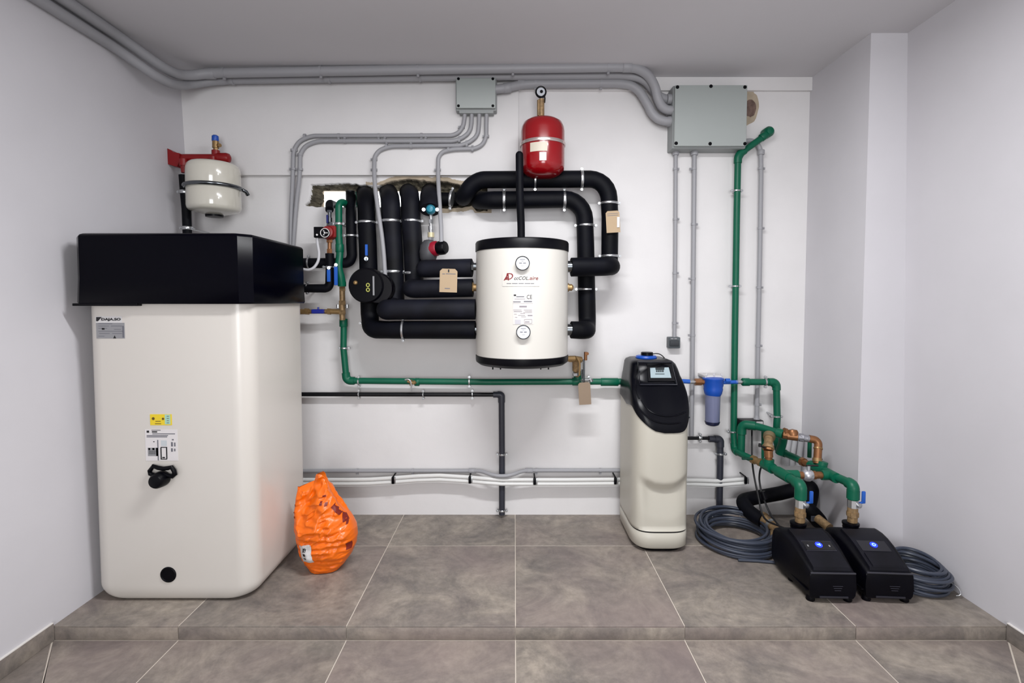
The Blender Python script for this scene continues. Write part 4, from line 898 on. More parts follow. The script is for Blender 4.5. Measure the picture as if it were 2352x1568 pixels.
# ================================================================== WATER SOFTENER
SX0, SX1, SY0, SY1 = .662, .982, 2.80, 3.24
so = thing('water_softener', 'beige water softener cabinet with black lid standing against back wall', 'water softener', ((SX0+SX1)/2, (SY0+SY1)/2, 0))
rim = [(2.78, .672), (2.80, .682), (2.83, .708), (2.87, .745), (2.93, .782), (3.02, .806), (3.12, .822), (3.3, .832)]
def rimz(x, y):
    a = max(0, 1-(x-SX0)/.15); b_ = max(0, 1-(SX1-x)/.055)
    return lerp_table(y, rim)+(.062*a*a*(3-2*a)+.045*b_*b_)*max(0, min(1, (3.0-y)/.12))
def plan(fy=0.0, ins=0.0, n=16, sx=1.0):
    """outline of the cabinet, bowed front; fy pushes the front back"""
    x0, x1, y0, y1 = SX0+ins, SX1-ins, SY0+ins+fy, SY1-ins
    xc = (x0+x1)/2; out = []
    R_ = .05
    for k in range(n*2+1):   # front, left to right, superellipse
        a = math.pi+math.pi*k/(2*n); c, s_ = math.cos(a), math.sin(a)
        e = .52
        out.append((xc+(x1-x0)/2*math.copysign(abs(c)**e, c), y0+.17+.17*math.copysign(abs(s_)**.62, s_)))
    for k in range(1, 7): out.append((x1, y0+.17+(y1-R_-y0-.17)*k/6))
    for k in range(1, 5): a = math.pi/2*k/4; out.append((x1-R_+R_*math.cos(a), y1-R_+R_*math.sin(a)))
    for k in range(0, 5): a = math.pi/2+math.pi/2*k/4; out.append((x0+R_+R_*math.cos(a), y1-R_+R_*math.sin(a)))
    for k in range(1, 6): out.append((x0, y1-R_-(y1-R_-y0-.17)*k/6))
    return out
def frontmul(x):  # recess affects the centre-right of the front more
    return 1
b = MB(); rings = []
levels = [(.012, .03, .012), (.018, .012, .004), (.03, .002, 0), (.07, 0, 0), (.110, 0, 0), (.113, .004, .003), (.119, .004, .003), (.122, 0, 0)]
for z, ins, fy in levels: rings.append([Vector((x, y, z)) for x, y in plan(fy, ins)])
zc_lo, zc_hi = .30, .50
base = plan(0, 0)
NZ_ = 46
for j in range(1, NZ_+1):
    t = j/NZ_; ring = []
    for x, y in base:
        zr_ = rimz(x, y); z = .122+(zr_-.122)*t
        # waist: scooped band across the front
        s_ = max(0, 1-(y-SY0)/.12)
        xr_ = (x-SX0)/(SX1-SX0); cz = .395-.05*max(0, math.sin(math.pi*min(1, max(0, (xr_-.12)/.8))))
        w = 0
        if z < cz+.05:
            a = min(1, max(0, (cz+.05-z)/.065)); a = a*a*(3-2*a)
            dcy = min(1, max(0, (cz-.01-z)/.16)); w = .040*a*(1-dcy*.55)
        edge = min(1, max(0, (xr_-.06)/.2))*min(1, max(0, (1.02-xr_)/.14))
        ring.append(Vector((x, y+w*s_*edge, z)))
    rings.append(ring)
b.loft(rings); b.build('cabinet', beige, so, angle=70)
b = MB(); b.loft([[Vector((x, y, z)) for x, y in plan(0, .004)] for z in (.1125, .1195)], caps=(False, False)); b.build('base_seam', ink, so)
q = MB(); q.loft([[Vector((x, y, z)) for x, y in plan(0, i_)] for z, i_ in ((0, .03), (.016, .02))]); q.build('base_plinth', blk, so)
# lid
b = MB(); rings = []
prof = [(0, 0, 0, 0), (.06, .0, .0, .0), (.14, .006, .002, .0), (.24, .022, .004, .0), (.34, .045, .006, .001), (.44, .075, .010, .003), (.54, .108, .014, .006), (.62, .135, .018, .010), (.66, .148, .020, .013), (.8, .163, .025, .022), (.9, .176, .030, .034), (.96, .195, .038, .048), (1, .235, .06, .08)]
TOPZ = 1.052
lidrings = []
for t, fy, il, ir in prof:
    ring = []
    for (x, y) in plan(0, -.005):
        zr_ = rimz(x, y)-.006
        yy = y+fy*max(0, (SY1-y)/(SY1-SY0))*1.0+max(0, t-.9)*.0
        xx = x+(il if x < (SX0+SX1)/2 else -ir)*min(1, abs(x-(SX0+SX1)/2)/.12)
        zz = zr_+(TOPZ-zr_)*t
        if t > .9: zz = TOPZ-(1-t)*.25*1.0 if t < 1 else TOPZ
        if t < .9: zz = zr_+(TOPZ-.03-zr_)*(t/.9)
        ring.append(Vector((xx, yy-max(0, t-.95)*.3*(1 if y > SY1-.1 else 0), zz)))
    rings.append(ring)
b.loft(rings); lid = b.build('lid', softb, so, angle=60)
def lid_y(x, z):
    """front surface of the lid at x, z by ray from the front"""
    from mathutils.bvhtree import BVHTree
    if not hasattr(lid_y, 't'):
        me = lid.data; o_ = ORG[lid.name]
        lid_y.t = BVHTree.FromPolygons([v.co+o_ for v in me.vertices], [tuple(p.vertices) for p in me.polygons])
    h = lid_y.t.ray_cast(Vector((x, 2, z)), Vector((0, 1, 0)))
    return h[0].y if h[0] else None
def lid_at(u, v, y0=2.9):
    y = y0
    for _ in range(8):
        p = at(u, v, y); h = lid_y(p.x, p.z)
        if h is None: break
        y = h
    return at(u, v, y)
# control panel frame and display
fp = [(1464, 832), (1541, 833), (1553, 884), (1468, 884)]
q = MB(); P4 = [lid_at(*p) for p in fp]
nrm = (P4[1]-P4[0]).cross(P4[2]-P4[1]).normalized()
if nrm.y > 0: nrm = -nrm
off = nrm*.006
q.tube([p+off for p in P4], .0055, 8, closed=True); q.build('panel_frame', mat('softener_trim', (22, 24, 34), .3), so)
q = MB(); P4 = [lid_at(*p)+nrm*.004 for p in [(1484, 836), (1541, 836), (1548, 876), (1487, 876)]]; q.prism(P4, -nrm*-.005); q.build('panel_recess', mat('panel_black', (7, 8, 12), .2), so)
q = MB(); P4 = [lid_at(*p)+nrm*.010 for p in [(1490.5, 846), (1533, 845), (1539, 869), (1492, 869)]]; q.prism(P4, nrm*.0015); dsp = q.build('display', lcd, so)
q = MB()
q.prism([lid_at(*p)+nrm*.012 for p in [(1502, 846), (1523, 845), (1522, 851), (1503, 851)]], nrm*.0008)
for k in range(4): u = 1504+k*4.6; q.prism([lid_at(*p)+nrm*.012 for p in [(u, 852), (u+3.2, 852), (u+3.2, 855.5), (u, 855.5)]], nrm*.0008)
q.prism([lid_at(*p)+nrm*.012 for p in [(1502, 859.5), (1523, 859.5), (1523, 860.5), (1502, 860.5)]], nrm*.0008)
q.build('display_symbols', mat('lcd_ink', (20, 30, 34), .4), dsp)
for pts in ([(1473, 918), (1482, 934), (1497, 947), (1517, 954), (1538, 956), (1560, 952), (1575, 945)], [(1468, 938), (1480, 952), (1495, 963), (1515, 971), (1540, 973), (1565, 970), (1583, 958)], [(1466, 832), (1464, 850), (1463, 868), (1460, 882), (1462, 900), (1468, 915)]):
    q = MB(); q.tube([lid_at(*p)-Vector((0, .001, 0)) for p in pts], .0045, 8, .02); q.build('lid_ridge', softb, so)
# blue salt lid knob on top
p = at(1484, 822, 3.12)
q = MB(); q.lathe((p.x, 3.12, TOPZ-.005), [(.062, 0), (.064, .010), (.058, .020), (.03, .022)], seg=24); bl = q.build('blue_disc', bluep, so)
q = MB(); q.lathe((p.x+.005, 3.12, TOPZ+.015), [(.036, 0), (.036, .018), (.033, .021), (.001, .022)], seg=18); q.build('black_knob', blk, bl)
q = MB(); q.tube([at(1497, 813, 3.12), at(1510, 811, 3.12), at(1520, 815, 3.12), at(1527, 823, 3.12)], .003, 6, .02); q.build('thin_wire', cableb, so)

# ================================================================== WATER FILTER + feed
wf = thing('water_filter', 'blue headed water filter with clear bowl on wall right of the softener', 'filter', at(1637, 975, 3.2))
c = at(1638, 890, 3.2)
z_ = lambda v: at(1638, v, 3.2).z
q = MB(); q.lathe((c.x, 3.2, 0), [(.045, z_(908)), (.052, z_(903)), (.058, z_(893)), (.056, z_(889)), (.060, z_(884)), (.061, z_(872)), (.064, z_(870)), (.064, z_(868)), (.05, z_(866)), (.001, z_(865))], seg=32); q.build('filter_head', bluep, wf)
q = MB(); q.lathe((c.x-.002, 3.2, 0), [(.001, z_(975)), (.03, z_(975)), (.041, z_(971)), (.044, z_(965)), (.046, z_(907)), (.04, z_(905))], seg=32); q.build('clear_bowl', clear, wf)
q = MB(); q.cyl((c.x-.002, 3.2, z_(968)), (c.x-.002, 3.2, z_(906)), .032, 24); q.build('cartridge', mat('cartridge', (178, 180, 200), .7), wf)
q = MB(); q.lathe((c.x-.002, 3.2, 0), [(.028, z_(976.5)), (.040, z_(974)), (.0455, z_(969)), (.0455, z_(967))], seg=32); q.build('bowl_base', mat('bowl_edge', (30, 34, 60), .2), wf)
q = MB(); q.box((c.x-.055, 3.19, z_(868)), (c.x+.055, 3.319, z_(862)), bev=.002)
for dx in (-.05, 0, .05): q.cyl((c.x+dx, 3.19, z_(862)), (c.x+dx*.9, 3.19, z_(856)), .006, 8)
q.build('wall_bracket', wlabel, wf)
q = MB(); q.cyl(at(1596, 877, 3.2), at(1611, 877, 3.2), .022, 8); q.cyl(at(1608, 877, 3.2), at(1622, 877, 3.2), .016, 12); q.build('brass_union', copper, wf)
q = MB(); q.cyl(at(1565, 875, 3.2), at(1584, 876, 3.2), .014, 12); q.cyl(at(1658, 878, 3.2), at(1694, 877, 3.2), .012, 12); q.cyl(at(1666, 874, 3.19), at(1676, 874, 3.19), .014, 8); q.build('blue_valve', blueh, wf)
q = MB(); q.cyl(at(1580, 877, 3.2), at(1600, 877, 3.2), .011, 10); q.cyl(at(1690, 877, 3.2), at(1708, 877, 3.2), .012, 10); q.build('nipple', steel, wf)

g3 = pipe_run('green_pipe', 'green pipe from the water filter turning down toward the pumps', 'pipe',
   [(1704, 877, 3.2), (1783, 877, 3.2), (1785, 960, 3.2), (1782, 1010, 3.2), (1790, 1036, 3.2), Vector((1.70, 3.12, .448)), Vector((1.715, 3.02, .442))], pr(7.6), green, None, .05,
   clamps=[(1758, 877, 3.2, RT, pr(7.6), .005), (1783, 956, 3.2, UP, pr(7.6), .005)], couplers=[(1713, 877, 3.2, RT, .045)], elbows=(1, 4), ck=1.2)
g4 = pipe_run('green_pipe', 'tall green riser from upper right of wall down to the pumps', 'pipe',
   [(1766, 302, WALL-.03), (1762, 308, 3.26), (1695, 356, 3.26), (1692, 500, 3.26), (1688, 760, 3.26), (1685, 1000, 3.26), (1688, 1034, 3.25), Vector((1.40, 3.16, .452)), Vector((1.43, 3.05, .448))], pr(7.4), green, None, .05,
   clamps=[(1692, 438, 3.26, UP, pr(7.4), .005), (1688, 657, 3.26, UP, pr(7.4), .005), (1683, 991, 3.26, UP, pr(7.4), .005)], couplers=[(1755, 312, 3.26, (1, 0, .75), .05)], elbows=(2, 6), ck=1.22)
q = MB(); q.lathe(at(1765, 303, 3.262), [(.001, -.034), (.020, -.03), (.032, -.012), (.032, .04)], (0, 1, 0), 20); q.build('end_elbow', green, g4)

# ================================================================== PUMPS
def pump(cx, yaw, label, variant):
    t = thing('booster_pump', label, 'pump', (cx, 2.34, 0), 'booster pumps on the platform'); 
    M = Matrix.Translation((cx, 2.325, 0)) @ Matrix.Rotation(yaw, 4, 'Z')
    L_ = .335
    side = [(0, .022), (0, .150), (.03, .163), (.09, .188), (.16, .213), (.22, .224), (.30, .226), (.33, .215), (L_, .19), (L_, .03), (.32, .02)]
    def wd(y): return .107+.020*min(1, y/.25)
    q = MB(); rings = []
    def ring(y, zb_, zt_, b_):
        w = wd(y); r_ = .008
        pts = [(-w+.012, zb_), (w-.012, zb_), (w-.004, zb_+.012), (w, zb_+.05), (w-.003, zt_-.014), (w-.010, zt_-.004), (w-.02, zt_), (-w+.02, zt_), (-w+.010, zt_-.004), (-w+.003, zt_-.014), (-w, zb_+.05), (-w+.004, zb_+.012)]
        return [M @ Vector((x, y, z)) for x, z in pts]
    for y, zt_ in ((-.0, .140), (.003, .148), (.012, .153), (.05, .168), (.10, .190), (.15, .209), (.20, .221), (.25, .226), (.30, .225), (.325, .212), (L_, .19)):
        rings.append(ring(y, .022+(.012 if y > .3 else 0)+.004*(y < .002), zt_, 0))
    q.loft(rings); q.build('pump_body', pumpb, t, angle=35)
    # sloping top cover with control panel
    def top(x, y, off=0):
        zt_ = lerp_table(y, [(0, .146), (.012, .153), (.05, .168), (.10, .190), (.15, .209), (.20, .221), (.25, .226), (.30, .225)])
        return M @ Vector((x, y, zt_+off))
    def strip(nm, xs, ys, off, th, m, par=t, ch=0.0):
        q = MB(); n = len(ys); k = len(xs)
        lo = [top(x, y, off) for y in ys for x in xs]; hi = [top(x*(1-ch*3), y+(ch if y == ys[0] else (-ch if y == ys[-1] else 0)), off+th) for y in ys for x in xs]
        nn = n*k; fs = []
        for j in range(n-1):
            for i in range(k-1):
                a = j*k+i; fs.append((a+nn, a+1+nn, a+k+1+nn, a+k+nn))
        edge = [i for i in range(k)]+[j*k+k-1 for j in range(1, n)]+[(n-1)*k+i for i in range(k-2, -1, -1)]+[j*k for j in range(n-2, 0, -1)]
        for a, b2 in zip(edge, edge[1:]+edge[:1]): fs.append((a, b2, b2+nn, a+nn))
        q.add(lo+hi, fs); return q.build(nm, m, par, angle=30)
    ysl = [.008, .03, .06, .10, .14, .18, .22, .26]
    cov = strip('top_cover', [-.085, -.04, 0, .04, .085], ysl, -.002, .014, pumpc, ch=.006)
    if variant == 0:
        strip('panel', [-.068, 0, .068], [.10, .125, .15], .0125, .0025, mat('pump_panel', (8, 8, 12), .25), cov)
        for x in (-.052, .05):
            strip('panel_icon', [x-.003, x+.003], [.118, .128], .0152, .0004, glabel, cov)
        fr_ = [(-.07, .098), (.07, .098), (.07, .152), (-.07, .152)]
        q = MB(); q.tube([top(x, y, .0135) for x, y in fr_], .0012, 6, closed=True); q.build('panel_rim', mat('rim_grey', (70, 70, 80), .4), cov)
    else:
        strip('flap', [-.068, -.03, .03, .068], [.012, .03, .06, .085], .012, .006, pumpc, cov, ch=.004)
        strip('panel', [-.066, 0, .066], [.095, .125, .155], .0125, .0012, mat('pump_panel2', (26, 26, 33), .35), cov)
    # lit round display
    c_ = top(.002, .128, .0158); nrm = (M.to_3x3() @ Vector((0, -.42, 1))).normalized()
    q = MB(); q.cyl(c_, c_+nrm*.001, .0165, 24); led = q.build('display', ledb, cov)
    q = MB(); u_ = M.to_3x3() @ RT; w_ = nrm.cross(u_)
    if variant == 0:
        for pl in ([(-.008, .004), (-.004, -.003), (0, .001)], [(.001, .005), (.008, .005), (.001, -.001), (.008, -.003), (.001, -.006)]):
            q.tube([c_+nrm*.0015+u_*x+w_*z for x, z in pl], .0016, 6)
    else:
        q.tube([c_+nrm*.0015+u_*(.007*math.cos(a))+w_*(.007*math.sin(a)) for a in [math.radians(40+280*k/12) for k in range(13)]], .0016, 6)
        q.tube([c_+nrm*.0015+u_*x+w_*z for x, z in ((.005, .002), (.009, .001), (.006, -.004))], .0016, 6)
    q.build('display_digits', ledw, led)
    # front grip edge, vents and nameplate
    q = MB(); q.box((-.102, -.004, .140), (.102, .004, .147), bev=.002, M=M); q.build('front_edge', mat('edge_grey', (52, 52, 60), .45), t)
    q = MB()
    for k in range(3): q.box((.0+.004*k, -.002, .082-.010*k), (.045-.004*k, .002, .0835-.010*k), M=M)
    q.build('front_emboss', mat('emboss', (58, 58, 68), .4), t)
    q = MB(); q.box((-.06, -.004, .026), (.07, .003, .036), bev=.002, M=M); q.build('front_lip', mat('lip', (34, 34, 42), .4), t)
    # side rail grooves
    for sx in (-1, 1):
        q = MB(); q.box((sx*.112-.006, .01, .055), (sx*.112+.006, .30, .061), bev=.002, M=M); q.build('side_rail', pumpb, t)
        for y in (.03, .20):
            q = MB(); q.lathe(M @ Vector((sx*.085, y, 0)), [(.018, 0), (.020, .004), (.019, .02), (.014, .03)], seg=16); q.build('foot', blk, t)
    # outlet collar at the rear top
    q = MB(); c_ = M @ Vector((.0, .318, .212)); q.lathe(c_, [(.036, 0), (.038, .006), (.036, .018), (.040, .022), (.040, .032), (.030, .036)], seg=24); q.build('outlet_collar', blk, t)
    return M @ Vector((.008, .318, .25))
o1 = pump(1.470, math.radians(-2), 'black booster pump nearer the softener, display reading lit blue in framed panel', 0)
o2 = pump(1.732, math.radians(-4), 'black booster pump by the right wall, round blue display and raised flap', 1)

# risers from the pumps -----------------------------------------------------
def riser(o, label, hx):
    t = thing('riser_valve', label, 'valve', o, 'brass risers on the booster pumps')
    z = o.z
    q = MB(); q.cyl((o.x, o.y, z-.005), (o.x, o.y, z+.03), .024, 16); q.cyl((o.x, o.y, z+.028), (o.x, o.y, z+.05), .029, 8); q.cyl((o.x, o.y, z+.05), (o.x, o.y, z+.075), .025, 16); q.build('brass_nipple', ptape, t)
    q = MB(); q.cyl((o.x, o.y, z+.075), (o.x, o.y, z+.115), .026, 8); q.lathe((o.x+.02, o.y-.022, z+.092), [(.012, .02), (.013, -.005), (.001, -.008)], (-.3, 1, 0), 12); q.build('valve_body', steel, t)
    q = MB(); q.box((hx-.009, o.y-.02, z+.10), (hx+.009, o.y-.008, z+.165), bev=.005); q.cyl((o.x+.015, o.y-.012, z+.10), (hx, o.y-.012, z+.105), .006, 8); q.build('lever', blueh, t)
    return Vector((o.x, o.y, z+.115))
r1 = riser(o1, 'brass and steel riser with blue lever on the pump nearer the softener', o1.x+.048)
r2 = riser(o2, 'brass and steel riser with blue lever on the pump by the right wall', o2.x+.045)
ZH = .44
t = thing('green_manifold_pipe', 'bright green pipe with tees sloping forward onto the pump nearer the softener', 'pipe', (r1.x, r1.y, ZH-.05))
q = MB(); q.tube([Vector((1.462, 2.97, .445)), Vector((1.478, 2.88, .443)), Vector((r1.x, r1.y+.09, ZH)), Vector((r1.x, r1.y, ZH)), Vector((r1.x, r1.y, r1.z-.006))], .0235, 20, .05); q.build('pipe', green, t)
q = MB(); q.cyl(Vector((1.462, 2.98, .445)), Vector((1.472, 2.90, .443)), .030, 18); q.cyl((1.467, 2.94, .44), (1.467, 2.94, .485), .030, 18); q.build('tee', green, t)
q = MB(); q.tube([Vector((r1.x, r1.y+.04, ZH)), Vector((r1.x, r1.y, ZH)), Vector((r1.x, r1.y, ZH-.04))], .030, 18, .03); q.cyl((r1.x, r1.y, r1.z+.005), (r1.x, r1.y, r1.z+.05), .030, 18); q.build('elbow', green, t)
q = MB(); q.cyl((1.487, 2.80, ZH), (1.56, 2.80, ZH), .028, 18); q.cyl((1.482, 2.86, ZH), (1.490, 2.75, ZH), .029, 18); q.build('side_tee', green, t)
t2 = thing('green_manifold_pipe', 'bright green pipe with tees sloping forward onto the pump by the right wall', 'pipe', (r2.x, r2.y, ZH-.05))
q = MB(); q.tube([Vector((1.735, 2.93, .440)), Vector((1.742, 2.80, .44)), Vector((r2.x, r2.y+.08, ZH)), Vector((r2.x, r2.y, ZH)), Vector((r2.x, r2.y, r2.z-.006))], .0225, 20, .05); q.build('pipe', green, t2)
q = MB(); q.cyl(Vector((1.728, 2.97, .44)), Vector((1.740, 2.85, .44)), .029, 18); q.cyl((1.745, 2.90, .44), (1.755, 2.90, .485), .029, 18); q.build('tee', green, t2)
q = MB(); q.tube([Vector((r2.x, r2.y+.04, ZH)), Vector((r2.x, r2.y, ZH)), Vector((r2.x, r2.y, ZH-.04))], .029, 18, .03); q.cyl((r2.x, r2.y, r2.z+.005), (r2.x, r2.y, r2.z+.05), .030, 18); q.build('elbow', green, t2)
q = MB(); q.cyl((1.690, 2.80, ZH), (1.742, 2.80, ZH), .027, 18); q.cyl((1.741, 2.85, ZH), (1.743, 2.75, ZH), .028, 18); q.build('side_tee', green, t2)
# cross link between the two green lines
t = thing('cross_link_valve', 'steel ball valve and brass nipples bridging the two green pump pipes', 'valve', (1.62, 2.80, ZH-.03))
q = MB(); q.cyl((1.555, 2.80, ZH), (1.59, 2.80, ZH), .020, 14); q.cyl((1.638, 2.80, ZH), (1.655, 2.80, ZH), .024, 8); q.cyl((1.655, 2.80, ZH), (1.695, 2.80, ZH), .019, 14); q.build('brass_nipple', copper, t)
q = MB(); q.lathe((1.585, 2.80, ZH), [(.018, 0), (.026, .006), (.034, .02), (.034, .035), (.026, .052), (.018, .056)], (1, 0, 0), 18); q.cyl((1.612, 2.79, ZH+.03), (1.612, 2.79, ZH+.055), .010, 10); q.build('valve_body', mat('bright_steel', (200, 200, 206), .3, metal=.7), t)
q = MB(); q.box((1.60, 2.785, ZH+.052), (1.665, 2.797, ZH+.060), bev=.003); q.build('lever', cableb, t)
# brass valve on wall line 1
t = thing('inline_brass_valve', 'brass ball valve where the tall green riser meets its front tee', 'valve', (1.44, 3.03, .42))
q = MB(); d_ = (Vector((1.462, 2.97, .445))-Vector((1.43, 3.06, .448))).normalized(); p0 = Vector((1.43, 3.06, .448))
q.cyl(p0, p0+d_*.02, .026, 8); q.cyl(p0+d_*.02, p0+d_*.06, .020, 14); q.cyl(p0+d_*.055, p0+d_*.075, .025, 8); q.cyl(p0+d_*.04+Vector((0, -.02, .0)), p0+d_*.04+Vector((0, -.035, 0)), .010, 10); q.build('valve_body', brass, t)
q = MB(); q.box((p0.x-.075, p0.y-.03, .452), (p0.x-.01, p0.y-.018, .464), bev=.003); q.build('lever', mat('dark_green', (4, 60, 46), .4), t)
t = thing('inline_brass_valve', 'brass ball valve on the rear green pipe before the tee with copper riser', 'valve', (1.715, 3.0, .42))
q = MB(); p0 = Vector((1.712, 3.035, .443)); d_ = (Vector((1.728, 2.96, .44))-p0).normalized(); q.cyl(p0, p0+d_*.02, .026, 8); q.cyl(p0+d_*.02, p0+d_*.08, .020, 14); q.build('valve_body', copper, t)
q = MB(); q.box((1.735, 2.955, .475), (1.79, 2.966, .483), bev=.003); q.cyl((1.737, 2.96, .455), (1.737, 2.96, .48), .006, 8); q.build('lever', cableb, t)
# brass riser on tee 1, slanting back up to the grey union
t = thing('brass_check_valve', 'vertical brass check valve standing on the front green tee', 'valve', (1.467, 2.94, .48))
q = MB(); q.cyl((1.467, 2.94, .483), (1.467, 2.94, .50), .020, 14); q.cyl((1.467, 2.94, .498), (1.467, 2.945, .535), .024, 16); q.cyl((1.467, 2.945, .535), (1.470, 2.95, .545), .027, 8); q.build('lower_body', copper, t)
q = MB(); q.lathe((1.470, 2.955, .548), [(.030, -.012), (.033, 0), (.030, .012), (.024, .018)], (.35, .6, .5), 20); q.cyl((1.475, 2.965, .555), (1.505, 3.02, .585), .024, 16); q.build('angled_body', ptape, t)
q = MB(); q.lathe((1.512, 3.03, .590), [(.030, -.014), (.034, 0), (.034, .018), (.026, .026)], (.45, .75, .4), 20); q.build('union', mat('dull_bronze', (128, 112, 84), .5, metal=.5), t)
q = MB(); q.cyl((1.445, 2.94, .552), (1.405, 2.93, .57), .006, 8); q.cyl((1.41, 2.93, .56), (1.41, 2.93, .58), .008, 8); q.build('lever', cableb, t)
# upper bypass loop
g5 = thing('green_bypass_pipe', 'green bypass loop rising beside the tall riser and reaching forward over the pumps', 'pipe', (1.45, 3.2, .44))
A = [at(1702, 1042, 3.2), at(1703, 1000, 3.2), at(1704, 974, 3.2), at(1738, 978, 3.15), at(1796, 997, 3.02)]
q = MB(); q.tube(A, .0225, 20, .06); q.build('pipe', green, g5)
q = MB(); q.tube([A[2]+(A[1]-A[2]).normalized()*.06, A[2], A[2]+(A[3]-A[2]).normalized()*.08], .028, 20, .05); q.build('elbow', green, g5)
q = MB(); q.cyl(at(1785, 993, 3.04), at(1800, 998, 3.01), .029, 18); q.build('coupler', green, g5)
q = MB(); q.tube([at(1800, 1003, 3.06), at(1797, 1020, 3.10), at(1790, 1040, 3.13)], .024, 16, .03); q.build('tee_branch', green, g5)
q = MB(); q.cyl(at(1752, 990, 3.2), at(1752, 1062, 3.2), .0085, 10); q.build('thin_drop', green, g5)
bp_ = thing('brass_bypass_valve', 'brass filter valve with grey wrapped union and copper elbow above the pumps', 'valve', at(1880, 1060, 2.95))
q = MB(); q.cyl(at(1798, 998, 3.0), at(1810, 1000, 2.99), .022, 8); q.cyl(at(1808, 1000, 2.99), at(1832, 1003, 2.97), .024, 16); q.lathe(at(1821, 996, 2.98), [(.028, -.01), (.03, .008), (.024, .022), (.001, .028)], (0, .2, 1), 18); q.cyl(at(1800, 990, 3.0), at(1806, 992, 3.0), .022, 14); q.build('valve_body', copper, bp_)
q = MB(); q.cyl(at(1831, 1003, 2.97), at(1860, 1008, 2.955), .020, 16); q.cyl(at(1836, 1004, 2.968), at(1845, 1005, 2.962), .024, 8); q.build('wrapped_union', corr, bp_)
q = MB(); q.tube([at(1858, 1007, 2.955), at(1880, 1011, 2.945), at(1877, 1064, 2.91)], .0215, 18, .045); q.build('copper_elbow', copper, bp_)
q = MB(); a_, b2_ = at(1879, 1028, 2.935), at(1879, 1031, 2.932); q.cyl(a_, b2_, .0245, 18); q.cyl(at(1877, 1052, 2.918), at(1877, 1060, 2.912), .0245, 18); q.build('solder_rings', brass, bp_)
# green stub pipe hanging on wall behind, white hoses
pipe_run('green_stub', 'short dark green pipe stub behind the copper elbow', 'pipe', [(1860, 1012, 3.05), (1859, 1050, 3.05)], .012, green, None, 0, seg=12)
for k, (u0, u1, r_) in enumerate(((1809, 1806, .022), (1824, 1820, .018), (1838, 1836, .018))):
    pipe_run('white_hose', ('left', 'middle', 'right')[k]+' of three white hoses on wall behind the pump pipework', 'hose',
             [(u0+2, 1004, 3.27), (u1, 1040, 3.27), (u1-2, 1068, 3.27)], r_, mat('hose_white', (176, 176, 178), .5), 'white hoses behind the pump pipework', .08, seg=14)
# control box with conduit bell and its cables
cb = thing('control_box', 'flat black control box under the conduit end behind green bypass loop', 'control box', at(1726, 988, WALL))
a = at(1703, 988, 3.24); c = at(1755, 966, 3.24); q = MB(); q.box((a.x, 3.245, a.z), (c.x, WALL-.001, c.z), bev=.004); q.build('box_shell', blk, cb)
q = MB(); a = at(1738, 974, 3.24); c = at(1753, 968, 3.24); q.box((a.x, 3.2435, a.z), (c.x, 3.246, c.z)); q.build('label_strip', wlabel, cb)
q = MB(); p = at(1738, 964, 3.285); q.lathe(p, [(.028, -.012), (.026, -.004), (.016, .012), (.014, .03)], seg=16); q.build('conduit_bell', condm, cb)
q = MB(); a = at(1706, 987, 3.243); c = at(1718, 983, 3.243); q.box((a.x, 3.2425, a.z), (c.x, 3.2455, c.z)); q.build('print', glabel, cb)
pipe_run('black_cable', 'left thin black power cable hanging from control box to pumps', 'cable',
   [(1727, 985, 3.22), (1727, 1060, 3.1), (1733, 1100, 3.0), (1742, 1140, 2.95), (1748, 1175, 2.9), (1758, 1195, 2.85), (1800, 1212, 2.72)], .0055, cableb, 'black pump cables', .06, seg=8, pname='cord')
pipe_run('black_cable', 'right thin black power cable hanging from control box to pumps', 'cable',
   [(1752, 1062, 3.15), (1744, 1085, 3.05), (1744, 1110, 3.0), (1752, 1140, 2.95), (1768, 1180, 2.9), (1790, 1208, 2.78)], .0055, cableb, 'black pump cables', .06, seg=8, pname='cord')
q = MB(); q.cyl(at(1751, 1128, 2.94), at(1757, 1146, 2.93), .015, 10); q.build('cable_connector', blk, bpy.data.objects['black_cable.001'])
# suction pipework on the floor ------------------------------------------------
sx_ = thing('suction_pipe', 'black insulated suction pipe bending along floor behind the pumps to brass end', 'pipe', (1.5, 3.1, 0.05))
q = MB(); q.tube([at(1752, 1195, 2.98), at(1725, 1180, 3.05), at(1702, 1150, 3.16), at(1722, 1145, 3.2), at(1790, 1133, 3.2), at(1840, 1120, 3.2), at(1864, 1114, 3.15), at(1862, 1150, 3.1), at(1850, 1172, 3.05)], .042, 20, .06, wob=.04); q.build('insulation', foam, sx_)
q = MB(); q.tube([at(1848, 1165, 3.05), at(1866, 1178, 3.0), at(1880, 1195, 2.98)], .046, 18, .03, round_ends=(True, True)); q.build('insulated_valve', foam, sx_)
q = MB(); q.box((at(1862, 1190, 2.95).x, 2.94, at(1862, 1196, 2.95).z), (at(1882, 1190, 2.95).x, 2.95, at(1862, 1184, 2.95).z), bev=.003); q.build('valve_lever', mat('lever_grey', (90, 94, 104), .4), sx_)
q = MB(); pA, pB, pC, pD = at(1748, 1188, 3.0), at(1772, 1205, 2.93), at(1790, 1222, 2.86), at(1798, 1240, 2.82)
q.cyl(pA, pA.lerp(pB, .25), .040, 8); q.tube([pA, pB], .032, 16); q.build('brass_union', ptape, sx_)
q = MB(); q.cyl(pB.lerp(pA, .12), pB.lerp(pC, .15), .036, 16); q.build('steel_ring', steel, sx_)
q = MB(); q.tube([pB, pC, pD], .030, 16, .04); q.cyl(at(1780, 1220, 2.84), at(1780, 1242, 2.80), .024, 12); q.build('brass_elbow', ptape, sx_)
q = MB(); q.tube([at(1878, 1190, 2.9), at(1905, 1212, 2.82)], .024, 14); q.build('tan_pipe', ptape, sx_)

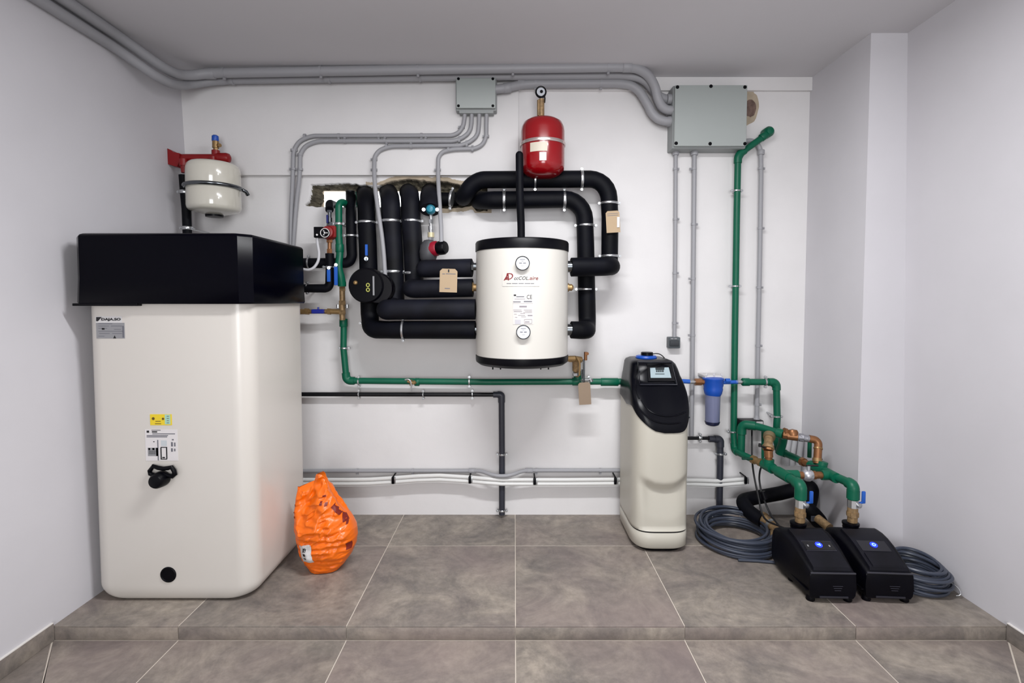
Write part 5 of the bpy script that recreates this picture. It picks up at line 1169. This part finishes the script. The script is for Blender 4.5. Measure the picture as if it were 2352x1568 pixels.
# ================================================================== CABLE COILS
def coil(cx, cy, R, turns, label, squash=1.0, zmax=.10, seed=1, tails=()):
    rnd = random.Random(seed)
    t = thing('cable_coil', label, 'cable coil', (cx, cy, 0), 'coils of grey cable on the platform')
    for k in range(turns):
        pts = []; Rk = R*(1-.055*(k % 5)-.03*rnd.random()); z0 = .009+zmax*.75*(k/turns); ph = rnd.random()*6; ox, oy = rnd.uniform(-.010, .010), rnd.uniform(-.010, .010)
        tz = rnd.uniform(.004, .012)
        for i in range(48):
            a = 2*math.pi*i/48
            r_ = Rk*(1+.02*math.sin(2*a+ph))
            z = z0+tz*(1+math.sin(a+ph))+.018*max(0, math.sin(a))*(k/turns)
            pts.append(Vector((cx+ox+r_*math.cos(a), cy+oy+r_*squash*math.sin(a), max(.009, z))))
        q = MB(); q.tube(pts, .0082, 8, closed=True); q.build('cable_turn', cable, t)
    for a in tails:
        an = math.radians(a); p = Vector((cx+R*.97*math.cos(an), cy+R*squash*.97*math.sin(an), zmax*.62)); q = MB(); q.tube([p+Vector((.035*math.cos(an+1.5+.05*k), .035*math.sin(an+1.5), 0))*0+Vector((math.cos(an)*.018*math.cos(b2), math.sin(an)*.018*math.cos(b2), .018*math.sin(b2))) for k, b2 in enumerate([2*math.pi*i/16 for i in range(16)])], .0022, 6, closed=True); q.build('cable_tie', wlabel, t)
    return t
c1 = coil(1.285, 2.93, .215, 17, 'large coil of grey cable on platform between softener and pumps', 1.05, .12, 3, (60, 110))
q = MB(); q.tube([Vector((1.2, 2.71, .01)), Vector((1.30, 2.70, .01)), Vector((1.40, 2.68, .01))], .0082, 8, .05); q.build('cable_end', cable, c1)
c2 = coil(1.985, 2.49, .128, 15, 'smaller coil of grey cable in corner beside the right wall', 1.1, .13, 9, (40,))
q = MB(); q.tube([Vector((2.07, 2.42, .06)), Vector((2.10, 2.38, .045)), Vector((2.095, 2.36, .02)), Vector((2.08, 2.37, .012))], .0022, 6, .02); q.build('loose_wire', steel, c2)
